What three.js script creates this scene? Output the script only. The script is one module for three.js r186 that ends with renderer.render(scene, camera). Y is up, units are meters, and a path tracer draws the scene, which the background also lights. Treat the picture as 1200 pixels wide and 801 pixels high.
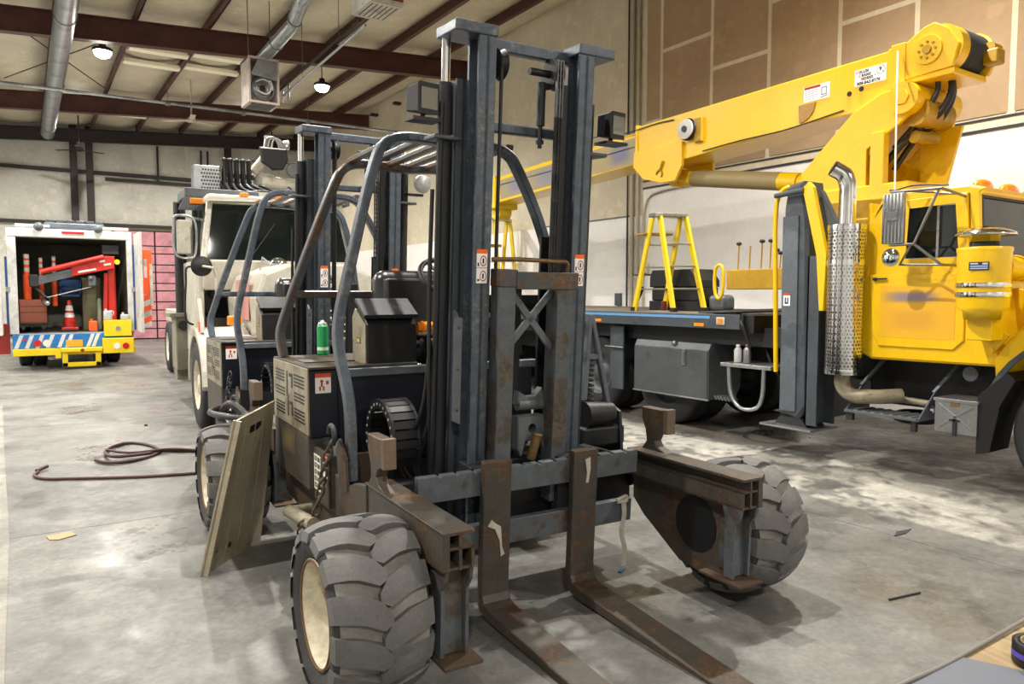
import * as THREE from 'three';
import { RoundedBoxGeometry } from 'three/addons/geometries/RoundedBoxGeometry.js';
import { mergeGeometries, mergeVertices, toCreasedNormals } from 'three/addons/utils/BufferGeometryUtils.js';

// ---------- camera, light, exposure ----------
const scene = new THREE.Scene();
scene.background = new THREE.Color(0x050505);
const camera = new THREE.PerspectiveCamera(49.63, 1200 / 801, 0.05, 120);
camera.position.set(0, 1.55, 0);
camera.rotation.set(-3.7 * Math.PI / 180, -33.4 * Math.PI / 180, 0, 'YXZ');
const renderer = new THREE.WebGLRenderer({ antialias: true });
renderer.toneMapping = THREE.LinearToneMapping;
renderer.toneMappingExposure = 1.08;
renderer.shadowMap.enabled = true;
const LAMP_CD = 110;                       // candela scale of one high-bay lamp
const LAMP_POS = [[1.46, -24, 6.76], [5.87, -24, 7.0], [-2.9, -23.2], [-5.6, -20], [-5.6, -12], [-2.9, -16.8], [1.46, -16.8], [5.87, -16.8], [-1.3, -11.2], [3.1, -11.2], [-1.8, -4.4], [2.6, -4.4], [7.0, -4.4], [-1.9, 3.4], [7.0, 3.4]], LAMP_Y = 6.3;  // leading entries, rafter-hidden and far left, are added lamps that brighten the back

// ---------- helpers ----------
let seed = 7;
const rnd = () => { seed = (seed * 1664525 + 1013904223) >>> 0; return seed / 4294967296; };
const rr = (a, b) => a + (b - a) * rnd();
const V = (x, y, z) => new THREE.Vector3(x, y, z);
const vv = a => a.isVector3 ? a : V(a[0], a[1], a[2]);
const PI = Math.PI, D = PI / 180;
const clean = g => { let q = g.index ? g.toNonIndexed() : g; for (const k of Object.keys(q.attributes)) if (!['position', 'normal', 'uv', 'color'].includes(k)) q.deleteAttribute(k); if (!q.attributes.uv) q.setAttribute('uv', new THREE.BufferAttribute(new Float32Array(q.attributes.position.count * 2), 2)); return q; };
const bx = (w, h, d, x = 0, y = 0, z = 0, r = 0) => { const g = r > 0 ? new RoundedBoxGeometry(w, h, d, r > .045 ? 4 : 1, Math.min(r, w / 2.1, h / 2.1, d / 2.1)) : new THREE.BoxGeometry(w, h, d); g.translate(x, y, z); return g; };
const b6 = (x0, x1, y0, y1, z0, z1, r = 0) => bx(Math.abs(x1 - x0), Math.abs(y1 - y0), Math.abs(z1 - z0), (x0 + x1) / 2, (y0 + y1) / 2, (z0 + z1) / 2, r);
function orient(g, a, b) { a = vv(a); b = vv(b); const d = b.clone().sub(a); const q = new THREE.Quaternion().setFromUnitVectors(V(0, 1, 0), d.clone().normalize()); g.applyQuaternion(q); g.translate((a.x + b.x) / 2, (a.y + b.y) / 2, (a.z + b.z) / 2); return g; }
const cyl = (a, b, r0, r1 = r0, seg = 14, open = false) => orient(new THREE.CylinderGeometry(r1, r0, vv(a).distanceTo(vv(b)), seg, 1, open), a, b);
const tube = (pts, r, n = 0, seg = 8, closed = false) => new THREE.TubeGeometry(new THREE.CatmullRomCurve3(pts.map(vv), closed, 'centripetal'), n || pts.length * 6, r, seg, closed);
function polyTube(pts, r, seg = 8) { const out = []; for (let i = 0; i + 1 < pts.length; i++) { out.push(cyl(pts[i], pts[i + 1], r, r, seg)); if (i) { const s = new THREE.SphereGeometry(r, seg, 6); const p = vv(pts[i]); s.translate(p.x, p.y, p.z); out.push(s); } } return out; }
// rectangular section swept along a list of points; ref = direction that stays along side w
function sweep(pts, w, h, ref = [1, 0, 0], n = 0) {
  const P = n ? new THREE.CatmullRomCurve3(pts.map(vv), false, 'centripetal').getPoints(n) : pts.map(vv); const R = vv(ref), c = Math.min(w, h) * .16;
  const sec = [[-w / 2 + c, -h / 2], [w / 2 - c, -h / 2], [w / 2, -h / 2 + c], [w / 2, h / 2 - c], [w / 2 - c, h / 2], [-w / 2 + c, h / 2], [-w / 2, h / 2 - c], [-w / 2, -h / 2 + c]];
  const rings = P.map((p, i) => { const t = (i == 0 ? P[1].clone().sub(p) : i == P.length - 1 ? p.clone().sub(P[i - 1]) : P[i + 1].clone().sub(p).normalize().add(p.clone().sub(P[i - 1]).normalize())).normalize(); const nn = R.clone().addScaledVector(t, -R.dot(t)).normalize(); const bb = t.clone().cross(nn); return sec.map(([u, v]) => p.clone().addScaledVector(nn, u).addScaledVector(bb, v)); });
  const pos = []; const tri = (a, b, c) => pos.push(a.x, a.y, a.z, b.x, b.y, b.z, c.x, c.y, c.z); const m = sec.length;
  for (let i = 0; i + 1 < rings.length; i++) for (let k = 0; k < m; k++) { const a = rings[i][k], b = rings[i][(k + 1) % m], c2 = rings[i + 1][(k + 1) % m], d = rings[i + 1][k]; tri(a, b, c2); tri(a, c2, d); }
  for (let k = 1; k + 1 < m; k++) { tri(rings[0][0], rings[0][k + 1], rings[0][k]); const e = rings[rings.length - 1]; tri(e[0], e[k], e[k + 1]); }
  const g = new THREE.BufferGeometry(); g.setAttribute('position', new THREE.Float32BufferAttribute(pos, 3)); g.computeVertexNormals(); return g;
}
const beam = (a, b, w, h, ref = [1, 0, 0]) => sweep([a, b], w, h, ref);
// polygon extruded along an axis: 'x' takes (z,y) points, 'z' takes (x,y), 'y' takes (x,z)
function ext(poly, ax, a0, a1, bev = 0, holes = []) {
  const s = new THREE.Shape(poly.map(p => new THREE.Vector2(p[0], p[1])));
  for (const h of holes) { const hp = new THREE.Path(); if (h.length == 3) hp.absarc(h[0], h[1], h[2], 0, 2 * PI, true); else hp.setFromPoints(h.map(p => new THREE.Vector2(p[0], p[1]))); s.holes.push(hp); }
  const L = Math.abs(a1 - a0), lo = Math.min(a0, a1);
  const g = new THREE.ExtrudeGeometry(s, { depth: L - 2 * bev, bevelEnabled: bev > 0, bevelThickness: bev, bevelSize: bev, bevelOffset: -bev, bevelSegments: 1, curveSegments: 10, steps: 1 });
  g.translate(0, 0, lo + bev);
  if (ax == 'x') { const p = g.attributes.position; for (let i = 0; i < p.count; i++) p.setXYZ(i, p.getZ(i), p.getY(i), p.getX(i)); flip(g); }
  if (ax == 'y') { const p = g.attributes.position; for (let i = 0; i < p.count; i++) p.setXYZ(i, p.getX(i), p.getZ(i), p.getY(i)); flip(g); }
  return g;
}
function flip(g) { let q = g; if (q.index) { const a = q.index.array; for (let i = 0; i < a.length; i += 3) { const t = a[i]; a[i] = a[i + 2]; a[i + 2] = t; } } else { for (const k of Object.keys(q.attributes)) { const at = q.attributes[k], s = at.itemSize, a = at.array; for (let i = 0; i < at.count; i += 3) for (let j = 0; j < s; j++) { const t = a[i * s + j]; a[i * s + j] = a[(i + 2) * s + j]; a[(i + 2) * s + j] = t; } } } q.computeVertexNormals(); return q; }
// lathe profile [[r,y]...] about an axis through pos
function lathe(prof, pos, ax = 'y', seg = 28) { const g = new THREE.LatheGeometry(prof.map(p => new THREE.Vector2(p[0], p[1])), seg); if (ax == 'x') g.rotateZ(-PI / 2); if (ax == 'z') g.rotateX(PI / 2); g.translate(...pos); return g; }
const sph = (r, x, y, z, sx = 1, sy = 1, sz = 1, seg = 14) => { const g = new THREE.SphereGeometry(r, seg, Math.max(8, seg * .7 | 0)); g.scale(sx, sy, sz); g.translate(x, y, z); return g; };
const torus = (R, r, x, y, z, ax = 'z', seg = 28, arc = 2 * PI, rs = 8) => { const g = new THREE.TorusGeometry(R, r, rs, seg, arc); if (ax == 'x') g.rotateY(PI / 2); if (ax == 'y') g.rotateX(PI / 2); g.translate(x, y, z); return g; };
const rot = (g, ax, a, x = 0, y = 0, z = 0) => { g.translate(-x, -y, -z); g['rotate' + ax.toUpperCase()](a); g.translate(x, y, z); return g; };
function meterUV(g) { const p = g.attributes.position, n = g.attributes.normal, u = new Float32Array(p.count * 2); for (let i = 0; i < p.count; i += 3) { let nx = 0, ny = 0, nz = 0; for (let k = 0; k < 3; k++) { nx += Math.abs(n.getX(i + k)); ny += Math.abs(n.getY(i + k)); nz += Math.abs(n.getZ(i + k)); } for (let k = i; k < i + 3; k++) { const x = p.getX(k), y = p.getY(k), z = p.getZ(k); const a = nx >= ny && nx >= nz ? [z, y] : ny >= nz ? [x, z] : [x, y]; u[2 * k] = a[0]; u[2 * k + 1] = a[1]; } } g.setAttribute('uv', new THREE.BufferAttribute(u, 2)); return g; }
function merge(gs) { gs = Array.isArray(gs) ? gs.flat(3) : [gs]; gs = gs.map(clean); const anyC = gs.some(g => g.attributes.color); if (anyC) gs.forEach(g => { if (!g.attributes.color) g.setAttribute('color', new THREE.BufferAttribute(new Float32Array(g.attributes.position.count * 3).fill(1), 3)); }); return gs.length == 1 ? gs[0] : mergeGeometries(gs); }
const used = {};
const numbered = n => { const k = used[n] = (used[n] ?? -1) + 1; return k ? n + '_' + String(k).padStart(3, '0') : n; };
function thing(name, label, category, pos = [0, 0, 0], ry = 0, group) { const o = new THREE.Group(); o.name = numbered(name); o.position.set(...pos); o.rotation.y = ry; o.userData = { label, category }; if (group) o.userData.group = group; scene.add(o); o.off = pos; return o; }
function finish(m) { m.castShadow = true; m.receiveShadow = true; return m; }
// one mesh; geometry in the parent's own coordinates
function part(parent, name, gs, mat, label, keepUV) { const g = merge(gs); if (!keepUV) meterUV(g); const m = finish(new THREE.Mesh(g, mat)); m.name = name; if (label) m.userData.label = label; parent.add(m); return m; }
// geometry in world coordinates under a thing that is only moved, not turned
function wpart(t, name, gs, mat, label, keepUV) { const root = t.off ? t : t.root; const g = merge(gs); if (!keepUV) meterUV(g); g.translate(-root.off[0], -root.off[1], -root.off[2]); const m = finish(new THREE.Mesh(g, mat)); m.name = name; m.root = root; if (label) m.userData.label = label; t.add(m); return m; }
function solo(name, gs, mat, label, category, pos = [0, 0, 0], group, keepUV) { const g = merge(gs); if (!keepUV) meterUV(g); const m = finish(new THREE.Mesh(g, mat)); m.name = numbered(name); m.position.set(...pos); m.userData = { label, category }; if (group) m.userData.group = group; scene.add(m); return m; }
function struct(name, gs, mat, label) { let m; if (gs) { const g = merge(gs); meterUV(g); m = finish(new THREE.Mesh(g, mat)); } else m = new THREE.Group(); m.name = name; m.userData = { kind: 'structure', label, category: 'building' }; scene.add(m); return m; }

// ---------- procedural textures ----------
const hash = (x, y, s) => { let h = (x * 374761393 + y * 668265263 + s * 974634777) | 0; h = Math.imul(h ^ (h >>> 13), 1274126177); return ((h ^ (h >>> 16)) >>> 0) / 4294967296; };
function vnoise(x, y, per, s) { const xi = Math.floor(x), yi = Math.floor(y), fx = x - xi, fy = y - yi; const m = (a, b) => ((a % b) + b) % b; const h = (i, j) => hash(m(xi + i, per), m(yi + j, per), s); const u = fx * fx * (3 - 2 * fx), v = fy * fy * (3 - 2 * fy); return (h(0, 0) * (1 - u) + h(1, 0) * u) * (1 - v) + (h(0, 1) * (1 - u) + h(1, 1) * u) * v; }
function fbm(u, v, per, s, oct = 5) { let a = 0, w = .5, t = 0; for (let o = 0; o < oct; o++) { a += w * vnoise(u * per, v * per, per, s + o * 17); t += w; w *= .55; per *= 2; } return a / t; }
const sm = (a, b, x) => { x = Math.min(1, Math.max(0, (x - a) / (b - a))); return x * x * (3 - 2 * x); };
function tex(N, size, fn, srgb = true) { const d = new Uint8Array(N * N * 4); for (let j = 0; j < N; j++) for (let i = 0; i < N; i++) { const c = fn(i / N, j / N); const k = 4 * (j * N + i); for (let q = 0; q < 3; q++) d[k + q] = Math.max(0, Math.min(255, c[q] * 255)); d[k + 3] = 255; } const t = new THREE.DataTexture(d, N, N); t.magFilter = THREE.LinearFilter; t.minFilter = THREE.LinearMipmapLinearFilter; t.generateMipmaps = true; t.wrapS = t.wrapT = THREE.RepeatWrapping; t.repeat.set(1 / size, 1 / size); if (srgb) t.colorSpace = THREE.SRGBColorSpace; t.needsUpdate = true; return t; }
const grey = v => [v, v, v], mixc = (a, b, t) => a.map((q, i) => q * (1 - t) + b[i] * t);
// worn paint: value patches, fine scratches and specks
const T_grime = tex(512, 1.1, (u, v) => { const a = fbm(u, v, 5, 3), f = fbm(u, v, 64, 9, 2), s = fbm(u * 1, v, 3, 33, 4); let q = .84 + .14 * (a - .5) * 2 + .08 * (f - .5); if (vnoise(u * 200, v * 12, 200, 5) > .93) q += .1; if (s > .66) q -= .1; return grey(q); });
const T_rough = tex(512, 1.1, (u, v) => grey(.5 + .5 * (fbm(u, v, 8, 21) - .5) * 1.6 + .1), false);
// steel paint with rust showing through in patches
function rustTex(paint, rust1, rust2, amount, sd, size = .9) { return tex(512, size, (u, v) => { const a = fbm(u, v, 6, sd, 6), b = fbm(u, v, 20, sd + 7, 4), c = fbm(u, v, 80, sd + 3, 2); const k = sm(1 - amount - .08, 1 - amount + .08, a * .7 + b * .3 + .1 * (c - .5)); const r = mixc(rust1, rust2, sm(.35, .65, b)); const p = paint.map(q => q * (.85 + .3 * b) + .04 * (c - .5)); return mixc(p, r.map(q => q * (.8 + .4 * c)), k); }); }
const T_bluerust = rustTex([.345, .37, .39], [.37, .32, .27], [.29, .27, .25], .44, 11);
const T_paint = tex(256, 1.7, (u, v) => { const a = fbm(u, v, 4, 131, 5), c = fbm(u, v, 60, 133, 2); return grey(.95 + .08 * (a - .5) + .04 * (c - .5)); });
const T_bluegrey = rustTex([.32, .352, .395], [.43, .45, .47], [.34, .35, .365], .4, 71);
const T_brownsteel = rustTex([.275, .258, .232], [.37, .285, .215], [.30, .235, .185], .46, 23);
const T_rops = rustTex([.3, .305, .32], [.44, .315, .225], [.34, .265, .21], .47, 41, .7);
const T_cream = rustTex([.78, .75, .66], [.68, .58, .42], [.56, .47, .34], .33, 51, .6);
const T_tan = rustTex([.58, .55, .47], [.5, .455, .37], [.44, .4, .33], .46, 61, .8);
const T_conc = tex(1024, 3.2, (u, v) => { const a = fbm(u, v, 4, 1, 6), b = fbm(u, v, 24, 2, 4), c = fbm(u, v, 170, 3, 2), s = fbm(u, v, 9, 14, 5); let q = .585 + .12 * (a - .5) + .13 * (b - .5) + .11 * (c - .5); q -= .07 * sm(.58, .68, s); q += .06 * sm(.62, .72, fbm(u, v, 13, 77, 5)); if (hash(u * 1024 | 0, v * 1024 | 0, 5) > .9994) q = .9; return [q, q * .995, q * .97]; });
const T_concR = tex(512, 3.2, (u, v) => grey(.46 + .75 * (fbm(u, v, 6, 31, 6) - .5) + .25 * (fbm(u, v, 60, 37, 2) - .5)), false);
const T_wrinkle = tex(512, 2.4, (u, v) => grey(.5 + .6 * (Math.abs(fbm(u, v, 4, 81, 4) - .5) * 2) - .3 * Math.abs(fbm(u, v, 9, 83, 3) - .5)), false);
const T_dry = tex(512, 2.6, (u, v) => { const a = fbm(u, v, 5, 91, 5), b = fbm(u, v, 40, 92, 2); const p = sm(.71, .74, fbm(u, v, 14, 95, 2)); const q = .92 + .12 * (a - .5) + .05 * (b - .5); return mixc([q, q, q], [1, .99, .97], p * .6); });
const T_fine = tex(256, .25, (u, v) => grey(fbm(u, v, 20, 101, 4)), false);
const T_rubber = tex(512, .5, (u, v) => { const a = fbm(u, v, 6, 111, 5), c = fbm(u, v, 60, 113, 3); return grey(.88 + .26 * (a - .5) + .12 * (c - .5)); });
const T_wood = tex(512, 1.2, (u, v) => { const g = fbm(u * 1, v, 3, 121, 3), l = vnoise(u * 90 + g * 6, v * 3, 90, 123); return grey(.75 + .25 * l * .8 + .12 * (g - .5)); });
const T_perf = (() => { const t = tex(256, .12, (u, v) => { const r = Math.floor(v * 6), x = (u * 6 + (r % 2) * .5) % 1 - .5, y = v * 6 % 1 - .5; return grey(Math.hypot(x, y) < .3 ? 0 : 1); }, false); return t; })();
const cvs = (w, h, fn) => { const c = document.createElement('canvas'); c.width = w; c.height = h; fn(c.getContext('2d'), w, h); const t = new THREE.CanvasTexture(c); t.colorSpace = THREE.SRGBColorSpace; return t; };
const std = (color, roughness = .6, metalness = 0, o = {}) => new THREE.MeshStandardMaterial({ color, roughness, metalness, ...o });
const phy = (color, roughness, metalness, o) => new THREE.MeshPhysicalMaterial({ color, roughness, metalness, ...o });
const M = {
  yellow: phy('#f4c400', .36, 0, { map: T_paint, clearcoat: .25, clearcoatRoughness: .2 }), yellow2: std('#e6c70a', .45, 0, { map: T_paint }), yellowDull: std('#c79a08', .5, 0, { map: T_grime }),
  bluerust: std('#ffffff', .48, .25, { map: T_bluerust }), bluegrey: std('#ffffff', .33, .35, { map: T_bluegrey }), brown: std('#ffffff', .55, .25, { map: T_brownsteel }), rops: std('#ffffff', .36, .35, { map: T_rops }),
  cream: std('#ffffff', .5, 0, { map: T_cream }), tan: std('#ffffff', .45, .2, { map: T_tan }),
  navy: std('#161b2b', .38, .1, { map: T_grime }), black: std('#15161a', .5, .05, { map: T_grime }), darkgrey: std('#2c2e31', .55, .1, { map: T_grime }), grey: std('#6e7478', .5, .3, { map: T_grime }), greybox: std('#565b5e', .5, .2, { map: T_grime }), slate: std('#545b63', .45, .2, { map: T_grime }), slateL: std('#6b747d', .42, .2, { map: T_grime }),
  steel: std('#9a9b9c', .35, .85, { map: T_grime }), galv: std('#b9c0c4', .34, .8, { map: T_grime }), chrome: std('#dfe1e3', .1, 1), alu: std('#c9ccce', .32, .85, { map: T_grime }), rusty: std('#5f4a3a', .75, .2, { map: T_grime }), pin: std('#93754f', .5, .5, { map: T_grime }),
  rubber: std('#3a3a3b', .82, 0, { map: T_rubber, bumpMap: T_fine, bumpScale: .002 }), dusty: std('#86837d', .9, 0, { map: T_rubber }), plate: std('#b3a890', .5, .15, { map: T_grime }), lug: std('#6d6c6b', .72, 0, { map: T_rubber, bumpMap: T_fine, bumpScale: .0008 }), tireblack: std('#26262a', .7, 0, { map: T_rubber }), hose: std('#17171a', .45), cable: std('#3a1f1e', .6),
  white: std('#e6e6e2', .45, 0, { map: T_grime }), offwhite: std('#cfcabb', .45, 0, { map: T_grime }), pale: std('#d9d4c4', .4, .05, { map: T_grime }),
  red: std('#d62a1c', .4, 0, { map: T_grime }), redDk: std('#8e1d18', .45, 0, { map: T_grime }), brick: std('#8a4630', .6, 0, { map: T_grime }), orange: std('#f0561a', .5), blue: std('#1f7fcf', .45, 0, { map: T_grime }), blueDk: std('#1d4a86', .5),
  amber: phy('#f08a12', .25, 0, { clearcoat: .6 }), redlens: phy('#b51319', .25, 0, { clearcoat: .6 }), lens: phy('#d8d8d0', .15, 0, { clearcoat: 1 }), lampglass: phy('#77776f', .2, .2, { clearcoat: 1 }), pipepale: std('#a9a08c', .5, .2),
  glass: phy('#8fa3a0', .03, 0, { transmission: 1, thickness: 0, ior: 1.45 }), glassDk: phy('#43504f', .04, 0, { transmission: .85, thickness: 0, ior: 1.5 }), darkcab: std('#1c1e20', .7), vinyl: phy('#1a1a1d', .3, 0, { clearcoat: .5, clearcoatRoughness: .3 }),
  mirror: std('#cfd4d6', .05, 1), green: std('#1f9a54', .35, .1), wood: std('#b49a70', .65, 0, { map: T_wood }), deckwood: std('#7d7263', .8, 0, { map: T_wood }),
  beam: std('#5a3229', .55, .1, { map: T_grime }), beamDk: std('#2c2320', .6, .1, { map: T_grime }), vinylroof: std('#d5cbb2', .62, 0, { map: T_dry, bumpMap: T_wrinkle, bumpScale: .03 }), vinylwall: std('#c6c3b8', .6, 0, { map: T_dry, bumpMap: T_wrinkle, bumpScale: .06 }),
  wallcream: std('#d3c9b0', .75, 0, { map: T_dry }), wallwhite: std('#e9e7e3', .6, 0, { map: T_paint }), drywall: std('#ab9070', .9, 0, { map: T_dry }), drywall2: std('#a58b6c', .9, 0, { map: T_dry }), mud: std('#d8cbb2', .9, 0, { map: T_dry }), pink: std('#d8959f', .5, 0, { map: T_grime }),
};
const glow = (c, i) => new THREE.MeshStandardMaterial({ color: c, emissive: c, emissiveIntensity: i, roughness: .4 });
// flat printed sheet: size w x h centred at pos, facing normal axis
function sheet(parent, name, w, h, pos, euler, t, label, rough = .5) { const g = new THREE.BoxGeometry(w, h, .0015); const pl = std('#ffffff', rough, 0, { map: t }); const m = finish(new THREE.Mesh(clean(g), pl)); m.name = name; m.position.set(...pos); m.rotation.set(...euler); if (label) m.userData.label = label; parent.add(m); return m; }
// printed panel whose lettering is out of focus
const softPrint = (base, blobs) => { const t = tex(64, 1, (u, v) => { let c = base; for (const [x, y, rx, ry, col] of blobs) { const k = Math.exp(-(((u - x) / rx) ** 4 + ((v - y) / ry) ** 4)); c = mixc(c, col, k); } return c; }); t.wrapS = t.wrapT = THREE.ClampToEdgeWrapping; return t; };
// ---------- building shell ----------
const WR = 9.6, ZB = -28.2, WL = -6.5, ZF = 6.2, roofY = x => 6.92 + .065 * x;
{ // floor: concrete slabs with open joints
  const floor = struct('floor', null, null, 'worn grey concrete workshop floor with stains');
  part(floor, 'slab_bed', b6(WL, WR, -.3, -.022, ZB, ZF), std('#3a3835', .9));
  const fm = std('#ffffff', 1, 0, { map: T_conc, roughnessMap: T_concR, vertexColors: true, bumpMap: T_conc, bumpScale: .0012 });
  const xs = [WL, -1.9, 4.62, WR], zs = [ZB, -22.4, -16.2, -10.2, -5.6, -.6, ZF];
  const SPOTS = [[.02, -6.75, .07], [.0, -6.5, .09], [.13, -6.05, .1], [-.07, -6.75, .05], [.05, -8.7, .035], [1.0, -5.9, .06], [.72, -4.4, .04], [.1, -4.4, .06], [4.9, -2.75, .05], [2.6, -3.2, .03]];
  const stainAndShade = (x, z) => { // patches of dirt, oil, worn paint and painted lorry shadow, with broken outlines
    const n = fbm(x / 16 + .5, z / 16 + .5, 8, 201, 6), n2 = fbm(x / 16 + .3, z / 16 + .1, 22, 207, 5), n3 = fbm(x / 16 + .1, z / 16, 60, 211, 3);
    let q = .49 + .1 * (n - .5) + .12 * (n2 - .5) + .14 * (n3 - .5); let c = [q, q * .995, q * .975]; for (const [sx, sz, r] of SPOTS) { const dd = Math.hypot(x - sx, (z - sz) * .55) / r; if (dd < 1.6) c = mixc(c, [.2, .19, .18], .6 * sm(1.1, .9, dd + 1.2 * (n3 - .5))); }
    const d = sm(.6, .66, n2 + .12 * (n3 - .5)); c = c.map(k => k * (1 - .12 * d));
    const oil = sm(.62, .7, fbm(x / 16 + .77, z / 16 + .4, 14, 223, 5)); c = c.map(k => k * (1 - .2 * oil));
    const e = .9 * (n2 - .5) + .5 * (n3 - .5) + .5 * (n - .5); // broken white coating strip beside the crane lorry, slab under it darkened by lorry shadow put into the colour, plus some oil
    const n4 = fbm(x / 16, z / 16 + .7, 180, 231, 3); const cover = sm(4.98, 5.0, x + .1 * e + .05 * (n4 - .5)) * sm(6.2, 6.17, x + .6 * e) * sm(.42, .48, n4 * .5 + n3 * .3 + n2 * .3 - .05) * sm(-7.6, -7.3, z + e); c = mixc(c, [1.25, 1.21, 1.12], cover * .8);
    const shadeAndOil = sm(6.2, 6.26, x + .5 * e) * sm(9.3, 9, x); c = mixc(c, [.36, .33, .29].map(k => k * (.8 + .8 * (n3 - .3))), shadeAndOil * .85);
    return c;
  };
  for (let a = 0; a < 3; a++) for (let b = 0; b < 6; b++) {
    const x0 = xs[a] + .004, x1 = xs[a + 1] - .004, z0 = zs[b] + .004, z1 = zs[b + 1] - .004; const near = b >= 3 && a >= 1; const st = near ? .05 : .14;
    const g = new THREE.PlaneGeometry(x1 - x0, z1 - z0, Math.round((x1 - x0) / st), Math.round((z1 - z0) / st)); g.rotateX(-PI / 2); g.translate((x0 + x1) / 2, 0, (z0 + z1) / 2);
    const p = g.attributes.position, col = new Float32Array(p.count * 3); for (let i = 0; i < p.count; i++) col.set(stainAndShade(p.getX(i), p.getZ(i)), 3 * i); g.setAttribute('color', new THREE.BufferAttribute(col, 3));
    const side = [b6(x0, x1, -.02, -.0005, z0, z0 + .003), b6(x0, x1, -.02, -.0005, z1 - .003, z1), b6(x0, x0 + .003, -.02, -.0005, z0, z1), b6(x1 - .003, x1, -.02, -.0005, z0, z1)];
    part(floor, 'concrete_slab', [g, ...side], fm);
  }
  part(floor, 'painted_line', ext([[-.2, 6], [-.118, -3.3], [-.13, -5.6], [-.2, -8.3], [-.3, -12.4], [-.36, -12.4], [-.42, -5], [-.42, 6]], 'y', .0005, .003), std('#d9d6cc', .6, 0, { map: T_conc }), 'white painted line');
}
{ // right wall
  const w = struct('wall_right', b6(WR, WR + .25, 0, 8.6, ZB, ZF), M.wallcream, 'cream wall with taped drywall panels above a white painted base');
  part(w, 'painted_panel', b6(WR - .012, WR, 0, 3.47, -10.15, ZF), M.wallwhite, 'white painted lower wall');
  part(w, 'painted_panel', b6(WR - .012, WR, 0, 3.0, ZB, -10.17), M.wallwhite);
  part(w, 'ledge_trim', b6(WR - .03, WR, 3.47, 3.50, -10.15, ZF), M.darkgrey); part(w, 'ledge_trim', b6(WR - .014, WR, 3.502, 3.6, -10.15, ZF), M.mud); part(w, 'ledge_trim', b6(WR - .03, WR, 3.6, 3.622, -10.15, ZF), M.darkgrey);
  part(w, 'ledge_trim', b6(WR - .02, WR, 3.0, 3.03, -13.2, -10.4), M.grey);
  const cz = [-10.12, -9.72, -8.57, -7.44, -6.27, -5.2, -4.08, -2.95, -1.8, -.65, .5, 1.65, 2.8, 3.95, 5.1, 6.18], hy = [4.65, 5.83, 5.24, 5.95, 5.28, 6.1, 5.5, 6.1, 5.3, 5.9, 5.2, 5.9, 5.3, 6, 5.4];
  for (let i = 0; i + 1 < cz.length; i++) { const cuts = [3.622, hy[i] > 5.6 ? hy[i] - 2.44 > 3.7 ? hy[i] - 2.44 : 0 : 0, hy[i], Math.min(hy[i] + 2.44, 7.5), 7.52].filter(q => q); for (let k = 0; k + 1 < cuts.length; k++) if (cuts[k + 1] - cuts[k] > .1) { part(w, 'drywall_panel', b6(WR - .013, WR - .001, cuts[k] + .03, cuts[k + 1] - .03, cz[i] + .03, cz[i + 1] - .03, .003), (i + k) % 2 ? M.drywall : M.drywall2); if (k) part(w, 'joint_tape', b6(WR - .0125, WR, cuts[k] - .045, cuts[k] + .045, cz[i] + .045, cz[i + 1] - .045), M.mud); } part(w, 'joint_tape', b6(WR - .0125, WR, 3.622, 7.52, cz[i + 1] - .045, cz[i + 1] + .045), M.mud); }
  part(w, 'conduit', cyl([WR - .05, 0, -10.42], [WR - .05, 7.4, -10.42], .035), M.pipepale); part(w, 'conduit', cyl([WR - .05, 0, -10.26], [WR - .05, 7.4, -10.26], .03), M.pipepale); part(w, 'conduit', cyl([WR - .03, 0, -10.56], [WR - .03, 7.4, -10.56], .014), M.darkgrey);
  part(w, 'conduit', tube([[WR - .04, 0, -10.06], [WR - .04, 3.15, -10.06], [WR - .04, 3.32, -9.95], [WR - .04, 3.38, -9.7], [WR - .04, 3.4, -7.6]], .018, 40), M.pipepale);
  part(w, 'switch_box', b6(WR - .09, WR - .012, 1.93, 2.12, -10.13, -9.98, .01), M.pale);
  part(w, 'switch_box', b6(WR - .06, WR - .012, 1.33, 1.57, -10.87, -10.7, .01), M.greybox);
  for (let i = 0; i < 5; i++) part(w, 'eave_clip', b6(WR - .22, WR, roofY(WR) - .36, roofY(WR) - .29, -15.6 - i * 1.7, -15.45 - i * 1.7), M.beamDk);
}
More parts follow.
